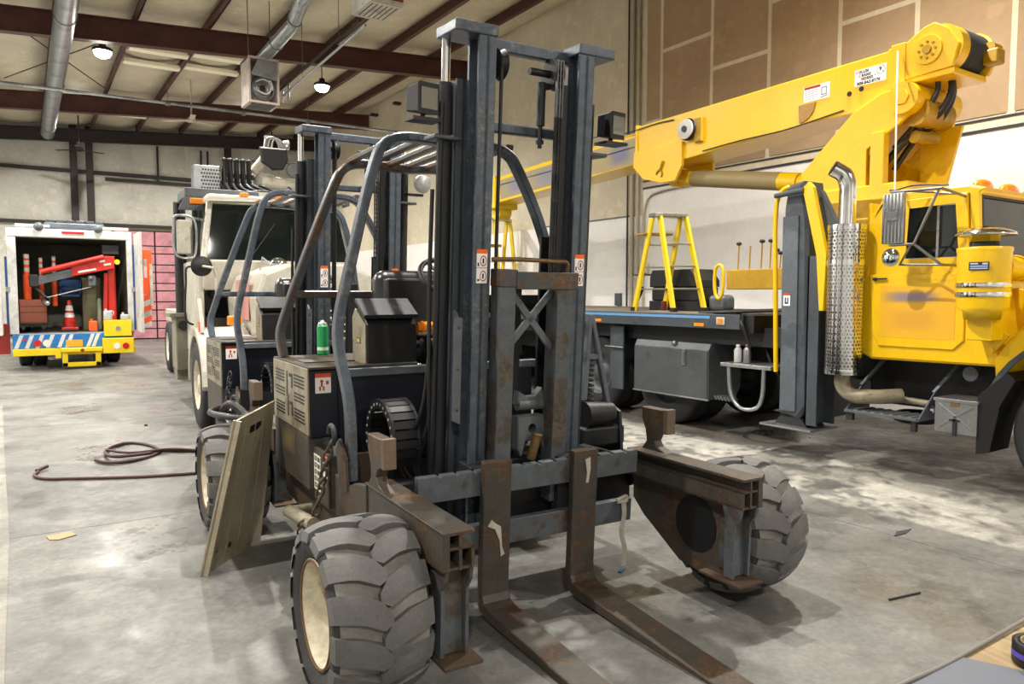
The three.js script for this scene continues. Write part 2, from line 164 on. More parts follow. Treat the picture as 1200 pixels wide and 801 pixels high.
{ // back wall with insulation blankets, girts and columns
  const w = struct('wall_back', b6(WL, WR, 0, 8.4, ZB - .3, ZB - .12), M.wallcream, 'far end wall of quilted insulation between dark steel girts');
  const gy = [0, 3.86, 5.56, 7.3]; const cx = [WL, -4.4, -2.6, -.9, 1.5, 3.2, 4.9, 6.6, 8.2, WR];
  for (let k = 0; k < 3; k++) for (let i = 0; i + 1 < cx.length; i++) { if (k == 0 && cx[i] >= 2 && cx[i + 1] <= 6) continue; const x0 = cx[i], x1 = cx[i + 1], y0 = gy[k], y1 = gy[k + 1]; const g = new THREE.PlaneGeometry(x1 - x0, y1 - y0, 10, 8); const p = g.attributes.position; for (let q = 0; q < p.count; q++) { const u = p.getX(q) / (x1 - x0) + .5, v = p.getY(q) / (y1 - y0) + .5; p.setZ(q, .1 * Math.abs(Math.sin(u * PI)) ** .5 * Math.abs(Math.sin(v * PI)) ** .5 + .02 * (fbm(u * .3 + i * .1, v * .3 + k * .2, 8, 300, 3) - .5)); } g.computeVertexNormals(); g.translate((x0 + x1) / 2, (y0 + y1) / 2, ZB - .1); part(w, 'insulation_panel', g, M.vinylwall); }
  for (const y of [3.86, 5.56]) part(w, 'girt', b6(WL, WR, y - .05, y + .05, ZB - .1, ZB + .05), M.beamDk);
  part(w, 'girt', b6(2.4, 6.2, 5.32, 5.42, ZB - .05, ZB + .08), M.beamDk);
  for (const x of [1.5, 1.95, 6.3]) part(w, 'wall_column', [b6(x - .1, x + .1, 0, 7.0, ZB - .02, ZB + .02), b6(x - .1, x + .1, 0, 7.0, ZB + .2, ZB + .22), b6(x - .01, x + .01, 0, 7.0, ZB, ZB + .2)], M.beamDk);
  for (const x of [4.0, 5.4, 5.62]) part(w, 'hanger_rod', b6(x - .03, x + .03, 5.4, 6.6, ZB + .02, ZB + .08), M.beamDk);
}
{ // pink overhead door
  const d = struct('door_1', b6(2.55, 5.9, 0, 3.72, ZB - .1, ZB - .05), M.beamDk, 'pink sectional overhead door in the far wall');
  const ys = [0.02, .36, .62, 1.0, 1.28, 1.66, 1.92, 2.3, 2.56, 2.94, 3.2, 3.7], xs = [2.58, 3.84, 5.0, 5.88];
  for (let i = 0; i + 1 < ys.length; i++) for (let k = 0; k < 3; k++) part(d, 'door_panel', b6(xs[k] + .025, xs[k + 1] - .025, ys[i] + .018, ys[i + 1] - .018, ZB - .05, ZB + .0, .006), M.pink);
}
struct('wall_left', b6(WL - .25, WL, 0, 8, ZB, ZF), M.wallwhite, 'white wall on the left outside the view');
struct('wall_front', b6(WL, WR, 0, 8.4, ZF, ZF + .25), M.wallwhite, 'white wall behind the viewer');
{ // roof: sagging insulation between purlins, rafters
  const c = struct('ceiling', null, null, 'metal building roof with cream insulation, brown rafters and purlins');
  const slope = Math.atan(.05);
  part(c, 'roof_deck', ext([[WL - .25, roofY(WL) + .3], [WR + .25, roofY(WR) + .3], [WR + .25, roofY(WR) + .5], [WL - .25, roofY(WL) + .5]], 'z', ZB - .3, ZF + .25), M.wallcream);
  const px = []; for (let k = -6; k <= 5; k++) px.push(2.035 + 1.335 * k); const bx_ = [WL, ...px, WR], rz = [ZB - .1, -23, -16.4, -9.9, -3.4, 2.6, ZF];
  for (let i = 0; i + 1 < bx_.length; i++) for (let k = 0; k + 1 < rz.length; k++) { const x0 = bx_[i], x1 = bx_[i + 1], z0 = rz[k], z1 = rz[k + 1]; if (x1 - x0 < .2) continue; const g = new THREE.PlaneGeometry(x1 - x0, z1 - z0, 8, 10); g.rotateX(PI / 2); const p = g.attributes.position; for (let q = 0; q < p.count; q++) { const u = p.getX(q) / (x1 - x0) + .5, v = p.getZ(q) / (z1 - z0) + .5; p.setY(q, -.13 * Math.abs(Math.sin(u * PI)) ** .7 * (1 - .5 * Math.abs(2 * v - 1) ** 6) + .05 * (x1 - x0) * (u - .5)); } g.computeVertexNormals(); g.translate((x0 + x1) / 2, roofY((x0 + x1) / 2) + .06, (z0 + z1) / 2); part(c, 'insulation_panel', g, M.vinylroof); }
  for (const x of px) part(c, 'purlin', [b6(x - .012, x + .012, roofY(x) - .2, roofY(x) + .1, ZB, ZF), b6(x - .08, x + .012, roofY(x) - .2, roofY(x) - .185, ZB, ZF)], M.beam);
  for (const z of [-27.75, -23, -16.4, -9.9, -3.4, 2.6]) { const t = z < -25 ? M.beamDk : M.beam, A = (dy, h, w) => ext([[WL, roofY(WL) - dy], [WR - .02, roofY(WR) - dy], [WR - .02, roofY(WR) - dy - h], [WL, roofY(WL) - dy - h]], 'z', z - w / 2, z + w / 2); const dp = z < -25 ? .4 : .46; part(c, 'rafter', [A(.2, .02, .2), A(.2, dp, .012), A(.2 + dp - .02, .02, .2)], t); }
  for (const [x0, x1, z] of [[2.1, 3.32, -18.4], [3.42, 4.66, -18.4], [2.1, 3.32, -19.5], [3.42, 4.66, -19.5], [2.1, 3.32, -25.3], [3.42, 4.66, -25.2]]) part(c, 'pale_strip', b6(x0, x1, roofY(x0) - .17, roofY(x0) - .07, z - .12, z + .12, .02), std('#fbf3dc', .5), 'cream strip');  // strips between purlins, paler in colour than the insulation
  for (const s of [-1, 1]) part(c, 'brace_rod', cyl([-.2, roofY(0) - .3, -17 - 2 + s * 2.4], [1.9, roofY(1) - .3, -19 - s * 2.4], .012), M.beamDk);
}
// ---------- lamps ----------
{ let lamp0 = null; for (const [x, z, ly = LAMP_Y] of LAMP_POS) {
    const seen = z == -16.8 && x > 0; const t = thing('high_bay_light', seen ? (x < 3 ? 'round glowing high bay lamp beside the silver spiral duct' : 'round glowing high bay lamp beyond the hanging unit heaters') : 'unseen round high bay lamp under the roof', 'lamp', [x, ly, z], 0, 'high bay lamps');
    part(t, 'housing', lathe([[0, .16], [.06, .16], [.07, .09], [.16, .06], [.185, .04], [.185, 0], [.165, -.01], [.165, .01], [0, .01]], [0, 0, 0]), M.darkgrey); part(t, 'lens', lathe([[.16, .004], [.155, -.05], [.12, -.1], [.06, -.13], [0, -.14]], [0, 0, 0]), glow('#fffaf0', 30)); part(t, 'hanger', cyl([0, .16, 0], [0, Math.max(.2, roofY(x) - ly - .05), 0], .012), M.steel);
    const l = new THREE.SpotLight('#fffaf1', LAMP_CD, 0, 1.5, .6, 2); l.position.set(0, -.16, 0); l.target.position.set(0, -3, 0); l.castShadow = true; l.shadow.radius = 3; l.shadow.mapSize.set(1024, 1024); t.add(l, l.target);
  } }
// ---------- truck-mounted forklifts ----------
const cstk = cvs(96, 192, (c, w, h) => { c.fillStyle = '#f4f2ee'; c.fillRect(0, 0, w, h); c.fillStyle = '#f06a1e'; c.fillRect(0, 0, w, 26); c.strokeStyle = '#2a2a2a'; c.lineWidth = 2; c.strokeRect(1, 1, w - 2, h - 2); c.beginPath(); c.moveTo(0, 104); c.lineTo(w, 104); c.stroke(); c.strokeStyle = '#b02030'; c.lineWidth = 6; for (const y of [66, 150]) { c.beginPath(); c.arc(60, y, 26, 0, 7); c.stroke(); c.fillStyle = '#2a2028'; c.fillRect(52, y - 14, 14, 28); } c.fillStyle = '#333'; c.fillRect(10, 76, 14, 20); c.fillRect(10, 166, 20, 12); });
const cwarn = cvs(96, 128, (c, w, h) => { c.fillStyle = '#e9e4dc'; c.fillRect(0, 0, w, h); c.fillStyle = '#d8441e'; c.fillRect(0, 0, w, 26); c.fillStyle = '#a03020'; c.beginPath(); c.arc(40, 50, 10, 0, 7); c.fill(); c.fillRect(34, 60, 12, 26); c.fillRect(24, 84, 10, 28); c.fillRect(46, 84, 10, 28); c.fillRect(66, 48, 16, 24); });
const cinstr = cvs(96, 128, (c, w, h) => { c.fillStyle = '#dcd8c8'; c.fillRect(0, 0, w, h); c.fillStyle = '#3a3a34'; for (let i = 0; i < 5; i++) for (let k = 0; k < 2; k++) c.fillRect(8 + k * 44, 8 + i * 24, 36, 16); c.fillStyle = '#b8b098'; for (let i = 0; i < 5; i++) c.fillRect(18, 12 + i * 24, 14, 8); });
const cf84 = cvs(64, 32, (c, w, h) => { c.fillStyle = '#4a4636'; c.fillRect(0, 0, w, h); c.fillStyle = '#e8dc6a'; c.font = 'bold 26px sans-serif'; c.fillText('F84', 4, 26); });
function lugGeo(R, hw, side, a0, pitch) {
  const lo = s => s < .5 ? .44 - .62 * s : .13 - .22 * (s - .5), hi = s => lo(s) + .67 + .04 * s, K = 6, A = 3, top = [], bot = [];
  for (let i = 0; i <= K; i++) { const s = -.1 + 1.1 * i / K; const t = [], b = []; for (let j = 0; j <= A; j++) { const r = R - .034 * Math.pow(Math.max(0, s), 3.2), inset = .02; let al = lo(s), ah = hi(s); if (i == 0) { al += .2; ah -= .22; } const a = a0 + pitch * (al + (ah - al) * j / A), f = j == 0 ? inset * pitch : j == A ? -inset * pitch : 0; const P = (rad, an, ss) => V(side * hw * ss, rad * Math.cos(an), rad * Math.sin(an)); t.push(P(r, a + f, s * .985)); b.push(P(r - .036, a, s * (i == K ? 1.03 : 1))); } top.push(t); bot.push(b); }
  const pos = [], tri = (a, b, c) => { if (side < 0) [b, c] = [c, b]; pos.push(a.x, a.y, a.z, b.x, b.y, b.z, c.x, c.y, c.z); }, quad = (a, b, c, d) => { tri(a, b, c); tri(a, c, d); };
  for (let i = 0; i < K; i++) { for (let j = 0; j < A; j++) quad(top[i][j], top[i][j + 1], top[i + 1][j + 1], top[i + 1][j]); quad(top[i][0], top[i + 1][0], bot[i + 1][0], bot[i][0]); quad(top[i + 1][A], top[i][A], bot[i][A], bot[i + 1][A]); }
  for (let j = 0; j < A; j++) { quad(top[0][j + 1], top[0][j], bot[0][j], bot[0][j + 1]); quad(top[K][j], top[K][j + 1], bot[K][j + 1], bot[K][j]); }
  const g = new THREE.BufferGeometry(); g.setAttribute('position', new THREE.Float32BufferAttribute(pos, 3)); g.computeVertexNormals(); return g;
}
const lugCache = {}; M.stoppad = std('#7d6a56', .7, 0, { map: T_grime });
function loaderWheel(t, x, s) { // s = outward direction
  const R = .345, hw = .188, N = 14;
  const prof = [[.2, -.15], [.215, -.165], [.26, -.185], [.29, -.182], [.305, -.165], [.311, -.1], [.312, 0], [.311, .1], [.305, .165], [.29, .182], [.26, .185], [.215, .165], [.2, .15]];
  const tire = part(t, 'front_wheel', lathe(prof, [0, 0, 0], 'x', 48), M.rubber, 'chunky lugged off-road tyre'); tire.position.set(x, R, 0); tire.rotation.x = .1;
  part(tire, 'rim', lathe([[.203, .16], [.207, .168], [.194, .166], [.186, .12], [.18, .02], [.165, .0], [.14, -.01], [.1, .01], [.07, .012], [.062, .05], [0, .055]].map(p => [p[0], p[1] * s]), [0, 0, 0], 'x', 40), M.cream, 'cream steel rim'); part(tire, 'tread_base', lathe([[.309, -.165], [.3145, -.1], [.3155, 0], [.3145, .1], [.309, .165]], [0, 0, 0], 'x', 48), M.dusty); part(tire, 'rim_lip', torus(.2, .006, s * .168, 0, 0, 'x', 36), std('#7d5a34', .8, 0, { map: T_grime }), 'rusty rim lip');
  part(tire, 'inner_disc', lathe([[0, -.1 * s], [.2, -.1 * s], [.2, -.12 * s], [0, -.12 * s]], [0, 0, 0], 'x', 28), M.black);
  for (let i = 0; i < N; i++) for (const side of [-1, 1]) { const pitch = 2 * PI / N; const g = lugCache[side] ||= meterUV(lugGeo(R, hw, side, side < 0 ? 0 : pitch / 2, pitch)); const m = finish(new THREE.Mesh(g, M.lug)); m.name = 'tread_lug'; m.rotation.x = i * pitch; tire.add(m); }
  return tire;
}
function chainLinks(t, pts, r, n, mat) { const c = new THREE.CatmullRomCurve3(pts.map(vv)); const ch = new THREE.Group(); ch.name = 'chain'; t.add(ch); for (let i = 0; i < n; i++) { const p = c.getPointAt((i + .5) / n), d = c.getTangentAt((i + .5) / n); const g = new THREE.TorusGeometry(r, r * .3, 6, 14); g.scale(.7, 1.25, 1); g.rotateY(i % 2 ? PI / 2 : 0); g.rotateX(.2); const m = finish(new THREE.Mesh(meterUV(clean(g)), mat)); m.name = 'link'; m.quaternion.setFromUnitVectors(V(0, 1, 0), d.normalize()); m.position.copy(p); ch.add(m); } return ch; }
function makeForklift(pos, label, second) {
  const t = thing('truck_mounted_forklift', label, 'forklift', pos, -3.158 * D, 'forklifts parked nose to tail');
  for (const s of [-1, 1]) {
    loaderWheel(t, s * 1.03, s);
    const X = (a, b) => s > 0 ? [a, b] : [-b, -a]; const bb = (x0, x1, ...r) => b6(...X(x0, x1), ...r); const ex = (poly, x0, x1, ...r) => ext(poly, 'x', ...X(x0, x1), ...r);
    part(t, 'outrigger_beam', [bb(.80, .83, .545, .69, -.5, .35, .004), bb(.75, .762, .545, .677, -.5, .345), bb(.70, .83, .677, .692, -.5, .352, .003), bb(.70, .712, .545, .632, -.5, .345), bb(.70, .80, .622, .632, -.5, .345), bb(.70, .83, .545, .556, -.5, .34)], M.brown, 'rusty brown outrigger beam');
    part(t, 'wheel_plate', ex([[-.52, .56], [.2, .56], [.2, .47], [.145, .44], [.145, .16], [.05, .13], [-.14, .15], [-.43, .32], [-.52, .4]], .765, .79, .003), M.brown);
    part(t, 'axle_hub', [cyl([s * .759, .378, -.02], [s * .79, .378, -.02], .142, .142, 32), cyl([s * .79, .345, 0], [s * .9, .345, 0], .1)], M.black);
    part(t, 'stand_leg', [bb(.765, .775, .2, .47, .14, .24), bb(.715, .80, .2, .55, .25, .265), ex([[.235, .2], [.235, .5], [.22, .55], [.34, .55], [.33, .5], [.3, .46], [.29, .2]], .70, .713), ex([[.2, .2], [.2, .5], [.22, .55], [.34, .55], [.33, .5], [.3, .46], [.29, .2]], .80, .815)], M.bluerust, 'blue-grey channel leg');
    part(t, 'foot_plate', bb(.67, .83, .18, .194, .1, .36, .003), M.rusty, 'rusty foot plate');
    part(t, 'load_stop', [ex([[-.46, .69], [-.42, .74], [-.43, .80], [-.46, .86], [-.46, .925], [-.28, .925], [-.28, .8], [-.335, .78], [-.355, .745], [-.33, .715], [-.26, .692]], .772, .826, .004)], M.brown, 'upright load stop');
    part(t, 'stop_pad', bb(.768, .83, .795, .93, -.28, -.25, .005), M.stoppad);
  }
  // chassis
  part(t, 'side_frame', ext([[-.45, .69], [-.62, .66], [-.72, .62], [-.9, .64], [-1.2, .66], [-1.97, .66], [-1.97, .32], [-1.5, .28], [-.95, .3], [-.45, .5]], 'x', -.84, -.81, .004), M.brown);
  part(t, 'side_frame', ext([[-.45, .69], [-.72, .62], [-1.97, .66], [-1.97, .32], [-.95, .3], [-.45, .5]], 'x', .81, .84, .004), M.black);
  part(t, 'cross_member', [b6(-.82, .82, .35, .62, -.75, -.62), b6(-.8, .8, .3, .6, -1.95, -1.2)], M.black);
  part(t, 'side_skirt', b6(-.9, -.82, .5, .80, -1.97, -1.2, .008), M.brown, 'grey lower side skirt with faded lettering patch');
  const hood = part(t, 'hood', [b6(-.895, -.3, .78, 1.15, -1.96, -1.18, .012), b6(-.3, .5, .6, 1.02, -1.96, -1.22, .02)], M.navy, 'dark navy engine hood');
  part(hood, 'hood_top', [b6(-.9, -.28, 1.15, 1.166, -1.98, -1.16, .004), b6(-.86, -.4, 1.166, 1.172, -1.9, -1.4)], M.brown, 'tan worn hood top');
  const lp = part(t, 'louver_panel', b6(-.905, -.894, .80, 1.155, -1.965, -1.175, .003), M.tan, 'tan side panel with vent slots');
  for (const [z0, z1] of [[-1.9, -1.68], [-1.46, -1.24]]) for (let r = 0; r < 3; r++) { const n = r == 1 ? 3 : 4; for (let k = 0; k < n; k++) part(lp, 'vent_slot', b6(-.9065, -.9, 1.095 - r * .095 - k * .019 - (r == 1 ? .006 : 0), 1.105 - r * .095 - k * .019 - (r == 1 ? .006 : 0), z0, z1), M.black); }
  part(lp, 'emblem_slot', [b6(-.9065, -.9, .96, 1.11, -1.63, -1.605), b6(-.9065, -.9, .85, .97, -1.61, -1.585), b6(-.9065, -.9, 1.02, 1.1, -1.52, -1.49), b6(-.9065, -.9, 1.08, 1.1, -1.57, -1.5), b6(-.9065, -.9, .86, .93, -1.52, -1.49), b6(-.9065, -.9, .92, .94, -1.57, -1.5)], M.black);
  part(t, 'battery_panel', [b6(-.87, -.85, .46, .74, -1.2, -.93, .004), b6(-.87, -.6, .46, .73, -.95, -.93)], M.brown);
  sheet(t, 'instruction_sticker', .12, .19, [-.8715, .61, -1.13], [0, -PI / 2, 0], cinstr); sheet(t, 'warning_sticker', .07, .11, [-.8715, .67, -.98], [0, -PI / 2, 0], cwarn); sheet(t, 'warning_sticker', .085, .105, [-.82, 1.075, -1.178], [0, 0, 0], cwarn);
  if (!second) sheet(t, 'blurred_emblem', .3, .13, [-.9012, .70, -1.62], [0, -PI / 2, 0], softPrint([.29, .27, .24], [[.45, .5, .34, .36, [.43, .36, .22]]]));
  part(t, 'rear_wheel', [lathe([[.18, -.12], [.27, -.13], [.3, -.1], [.305, 0], [.3, .1], [.27, .13], [.18, .12]], [0, .305, -1.72], 'x', 32)], M.tireblack); part(t, 'rear_fork', [b6(-.17, -.14, .28, .62, -1.8, -1.64), b6(.14, .17, .28, .62, -1.8, -1.64)], M.black);
  part(t, 'step_bar', b6(-.74, .5, 1.105, 1.15, -1.18, -1.13, .006), M.slateL, 'pale blue-grey crossbar'); part(t, 'cab_panel', b6(-.74, .48, .68, 1.105, -1.2, -1.165), M.navy);
  // operator station
  const con = part(t, 'console', [ext([[-1.42, 1.15], [-1.42, 1.44], [-1.32, 1.5], [-1.22, 1.4], [-1.2, 1.38], [-1.2, 1.15]], 'x', -.565, -.27, .006)], M.black, 'black control console'); part(con, 'console_side', ext([[-1.43, 1.145], [-1.43, 1.42], [-1.38, 1.47], [-1.25, 1.4], [-1.21, 1.38], [-1.21, 1.145]], 'x', -.572, -.566), M.tan); part(con, 'console_lid', [beam([-.42, 1.515, -1.36], [-.42, 1.425, -1.2], .32, .025, [1, 0, 0])], M.darkgrey); sheet(con, 'number_sticker', .07, .035, [-.5735, 1.29, -1.32], [0, -PI / 2, 0], cf84);
  const seat = part(t, 'seat', [b6(-.4, .09, 1.14, 1.26, -1.72, -1.3, .05)], M.vinyl, 'black vinyl operator seat'); part(seat, 'seat_back', [rot(bx(.48, .46, .16, -.1, 1.47, -1.72, .079), 'x', -.12, -.1, 1.5, -1.72), bx(.38, .3, .04, -.1, 1.5, -1.64, .018) ], M.vinyl);
  const sw = part(t, 'steering_wheel', rot(torus(.135, .016, 0, 0, 0, 'z', 32), 'x', -.75), M.black); sw.position.set(-.07, 1.655, -1.28); part(sw, 'spoke', [rot([0, 1, 2].map(k => rot(bx(.13, .016, .012, .065, 0, 0), 'z', k * 2.09)).reduce((a, b) => mergeGeometries([a, b])), 'x', -.75), cyl([0, 0, 0], [0, -.35, -.02], .02)], M.black);
  part(t, 'dash_shelf', b6(-.25, .12, 1.315, 1.33, -1.36, -1.22), M.wood); part(t, 'amber_beacon', [cyl([-.235, 1.36, -1.28], [-.13, 1.36, -1.28], .03), torus(.03, .005, -.2, 1.36, -1.28, 'x'), torus(.03, .005, -.165, 1.36, -1.28, 'x')], M.amber, 'amber beacon lying on its side'); part(t, 'beacon_base', cyl([-.13, 1.36, -1.28], [-.08, 1.36, -1.28], .027), M.white);
  part(t, 'gearbox', [b6(-.2, .1, 1.13, 1.3, -1.35, -1.2, .03), cyl([-.05, 1.2, -1.18], [-.05, 1.2, -1.26], .06)], M.black);
  // overhead guard
  const g1 = part(t, 'guard_hoop', sweep([[-.8, .64, -.77], [-.8, .76, -.775], [-.8, 1.02, -.80], [-.815, 1.3, -.915], [-.805, 1.42, -.935], [-.74, 1.72, -.92], [-.63, 2.2, -.875], [-.585, 2.3, -.87], [-.5, 2.345, -.87], [-.2, 2.345, -.87], [.06, 2.345, -.87], [.15, 2.31, -.87], [.2, 2.25, -.875], [.38, 1.92, -.9], [.6, 1.3, -.98], [.62, .8, -1.0]], .07, .045, [0, 0, 1], 70), second ? M.bluegrey : M.bluegrey, 'curved steel guard hoop');
  part(t, 'guard_hoop', sweep([[-.86, 1.16, -1.88], [-.868, 1.3, -1.925], [-.845, 1.4, -1.92], [-.56, 2.22, -1.78], [-.52, 2.3, -1.76], [-.44, 2.345, -1.75], [-.1, 2.345, -1.75], [.2, 2.345, -1.75], [.3, 2.25, -1.76], [.5, 1.3, -1.9], [.5, 1.0, -1.9]], .075, .05, [0, 0, 1], 60), second ? M.bluegrey : M.rops, 'rear guard hoop');
  for (let i = 0; i < 6; i++) part(t, 'guard_slat', beam([-.47 + i * .125, 2.36, -.87], [-.47 + i * .125, 2.36, -1.75], .045, .03), M.rops);
  part(t, 'guard_rail', beam([-.78, 1.55, -1.88], [.4, 1.55, -1.88], .045, .05, [0, 1, 0]), second ? M.bluegrey : M.rops, 'crossbar behind the operator');
  part(t, 'guard_foot', [ext([[-.82, .6], [-.86, .78], [-.82, .84], [-.72, .76], [-.7, .6]], 'x', -.85, -.835)], M.brown);
  // cable carrier arch
  const cc = new THREE.Group(); cc.name = 'cable_carrier'; t.add(cc); for (let i = 0; i < 17; i++) { const a = (-25 + i * 13.5) * D, r = .19; const y = .79 + r * Math.sin(a), z = -.92 + r * Math.cos(a); const m = part(cc, 'carrier_link', [b6(-.075, -.06, -.026, .026, -.026, .026, .004), b6(.06, .075, -.026, .026, -.026, .026, .004), b6(-.06, .06, .014, .022, -.02, .02)], M.black); m.position.set(-.53, y, z); m.rotation.x = -a + PI / 2; const d = part(m, 'white_pip', cyl([-.077, 0, 0], [-.0745, 0, 0], .0075, .0075, 8), M.white); }
  part(t, 'hydraulic_hose', [tube([[-.44, 1.3, -.62], [-.46, .95, -.7], [-.52, .7, -.85], [-.4, .5, -.9]], .014), tube([[-.42, 1.25, -.62], [-.43, .9, -.68], [-.45, .65, -.8], [-.3, .45, -.9]], .014), tube([[-.4, 1.2, -.64], [-.4, .85, -.74], [-.36, .6, -.8], [-.2, .5, -.85]], .012)], M.hose);
  // mast, tilted forward
  const ms = new THREE.Group(); ms.name = 'mast'; ms.position.set(.015, .45, -.64); ms.rotation.x = 3.8 * D; t.add(ms);
  for (const s of [-1, 1]) { const bb = (x0, x1, ...r) => s > 0 ? b6(x0, x1, ...r) : b6(-x1, -x0, ...r);
    part(ms, 'inner_rail', [bb(.235, .325, -.08, 2.3, .13, .15, .003), bb(.272, .288, -.08, 2.3, .03, .15), bb(.235, .325, -.08, 2.3, .03, .048)], M.bluegrey, 'blue-grey mast channel');
    part(ms, 'outer_rail', [bb(.305, .375, -.12, 2.12, .008, .026), bb(.33, .345, -.12, 2.12, -.1, .026), bb(.305, .375, -.12, 2.12, -.1, -.082)], M.slate);
    part(ms, 'lift_cylinder', cyl([s * .415, .1, -.02], [s * .415, 2.1, -.02], .036, .036, 18), M.darkgrey); part(ms, 'chrome_rod', cyl([s * .415, 2.1, -.02], [s * .415, 2.3, -.02], .022, .022, 16), M.chrome);
    part(ms, 'top_cap', bb(.228, .45, 2.3, 2.352, -.06, .156, .008), M.bluegrey); part(ms, 'cylinder_clamp', bb(.36, .5, 1.83, 1.85, -.07, .06, .006), M.slate);
    sheet(ms, 'warning_sticker', .06, .165, [s * .283, s < 0 ? 1.245 : 1.235, .1515], [0, 0, 0], cstk);
    if (second) { if (s > 0) { const l = part(ms, 'work_lamp', lathe([[0, -.06], [.05, -.05], [.075, 0], [.07, .012], [0, .016]], [.55, 2.0, .05], 'z', 22), M.alu, 'round silver work lamp'); part(ms, 'lamp_bracket', b6(.42, .56, 1.9, 1.92, 0, .05), M.darkgrey); } }
    else { const l = part(ms, 'work_lamp', [rot(ext([[-.05, -.055], [.03, -.065], [.05, -.07], [.05, .07], [.03, .065], [-.05, .055]], 'x', -.06, .06, .006), 'y', .22)], M.black, 'square black work lamp'); l.position.set(s * .545, 2.0, .02); part(l, 'lamp_lens', rot(b6(-.046, .046, -.048, .048, .049, .054, .002), 'y', .22), M.lampglass); part(l, 'lamp_bracket', [b6(-.07, .07, -.1, -.085, -.05, .06), cyl([0, -.09, 0], [0, -.06, 0], .012)], M.darkgrey); }
    part(ms, 'mast_roller_bracket', bb(.2, .34, .16, .28, .05, .2, .01), M.darkgrey); part(ms, 'roller_pin', cyl([s * .33, .22, .2], [s * .33, .22, .235], .02), M.pin);
  }
  part(ms, 'cross_bar', beam([-.24, 2.3, .02], [.24, 2.3, .02], .06, .05, [0, 1, 0]), M.bluegrey); part(ms, 'cross_bar', beam([-.3, 1.93, -.05], [.3, 1.93, -.05], .05, .045, [0, 1, 0]), M.bluegrey); part(ms, 'cross_bar', [b6(-.3, .3, .02, .14, -.08, .0, .006), b6(-.36, .36, 1.0, 1.09, -.13, -.1)], M.darkgrey);
  part(ms, 'sheave', [lathe([[.02, -.022], [.075, -.022], [.06, 0], [.075, .022], [.02, .022]], [-.185, 2.2, .07], 'x', 24), torus(.06, .008, -.162, 2.2, .07, 'x')], M.black); part(ms, 'mast_hose', [cyl([-.19, 2.2, .12], [-.19, .9, .12], .009), cyl([-.175, 2.2, .015], [-.175, .9, .015], .009), tube([[-.455, 2.0, .03], [-.46, 1.5, .03], [-.455, .9, .02], [-.45, .3, 0], [-.42, 0, -.05]], .014), tube([[-.48, 1.6, 0], [-.485, 1.2, 0], [-.475, .6, 0], [-.43, .1, -.05]], .011)], M.hose);
  const cw = part(ms, 'chain_wheel', [lathe([[.02, -.025], [.075, -.025], [.075, -.018], [.06, -.015], [.06, .015], [.075, .018], [.075, .025], [.02, .025]], [.135, 2.2, .06], 'x', 24), cyl([.0, 2.2, .06], [.14, 2.2, .06], .018)], M.black);
  const chn = new THREE.Group(); chn.name = 'leaf_chain'; ms.add(chn); { const lg = meterUV(merge([b6(-.02, -.012, -.019, .019, -.01, .01, .003), b6(-.004, .004, -.019, .019, -.01, .01, .003), b6(.012, .02, -.019, .019, -.01, .01, .003), cyl([-.022, .012, 0], [.022, .012, 0], .005, .005, 6)])); for (let i = 0; i < 62; i++) { const m = finish(new THREE.Mesh(lg, i < 8 ? M.steel : M.darkgrey)); m.name = 'chain_link'; m.position.set(.135, 2.24 - i * .034, .125 - (i > 58 ? .0 : 0)); chn.add(m); } }
  part(ms, 'chain_anchor', [cyl([.085, 2.16, .04], [.085, 1.95, .04], .022), cyl([.085, 1.95, .04], [.085, 1.84, .04], .011), cyl([.085, 1.86, .04], [.085, 1.88, .04], .02, .02, 6)], M.darkgrey);
  part(ms, 'hose_guide', [beam([.19, 2.15, .07], [.19, .1, .07], .05, .07), beam([.2, 1.4, -.02], [.2, 0, -.02], .1, .02)], M.black);
  part(ms, 'hose_bundle', [beam([-.02, 1.18, .0], [-.02, .1, .0], .09, .05), ], M.darkgrey);
  part(ms, 'drilled_strip', [ext([[.09, .49], [.13, .5], [.13, 1.0], [.09, 1.03]], 'x', -.398, -.384)], M.slate); part(ms, 'strip_face', ext([[-.41, .5], [-.37, .48], [-.37, 1.0], [-.41, 1.0]], 'z', .128, .134, 0, [[-.39, .55, .008], [-.39, .75, .008], [-.39, .95, .008]]), M.grey, 'pale bracket strip with bolt holes');
  // carriage
  if (!second) {
    const ca = new THREE.Group(); ca.name = 'carriage'; ca.position.set(-.015, 0, 0); ms.add(ca);
    part(ca, 'carriage_post', [b6(-.2, -.115, .05, 1.2, .12, .225, .006)], M.bluerust); part(ca, 'carriage_post', [b6(.125, .21, .05, 1.15, .12, .225, .006)], M.bluerust);
    part(ca, 'carriage_top', [b6(-.205, -.11, 1.15, 1.235, .12, .23, .006), b6(-.12, .24, 1.14, 1.225, .21, .236, .005)], M.rops, 'rusty carriage top plate'); part(ca, 'guard_rod', tube([[-.24, 1.28, .2], [-.1, 1.283, .22], [.1, 1.277, .22], [.19, 1.27, .2], [.2, 1.2, .18]], .011), M.pin);
    for (const q of [[[-.12, 1.13], [.13, .84]], [[.125, 1.13], [-.12, .86]]]) part(ca, 'cross_brace', beam([...q[0], .17], [...q[1], .17], .018, .036, [0, 0, 1]), M.grey);
    const teeth = []; const bar = []; for (let i = 0; i <= 24; i++) { const x = -.64 + i * 1.27 / 24; bar.push([x - .004, .29], [x + .006, i % 2 ? .29 : .29]); } const poly = [[-.64, .168], [.63, .168], [.63, .29]]; for (let x = .55; x > -.6; x -= .09) poly.push([x + .01, .29], [x + .008, .281], [x - .008, .281], [x - .01, .29]); poly.push([-.64, .29]);
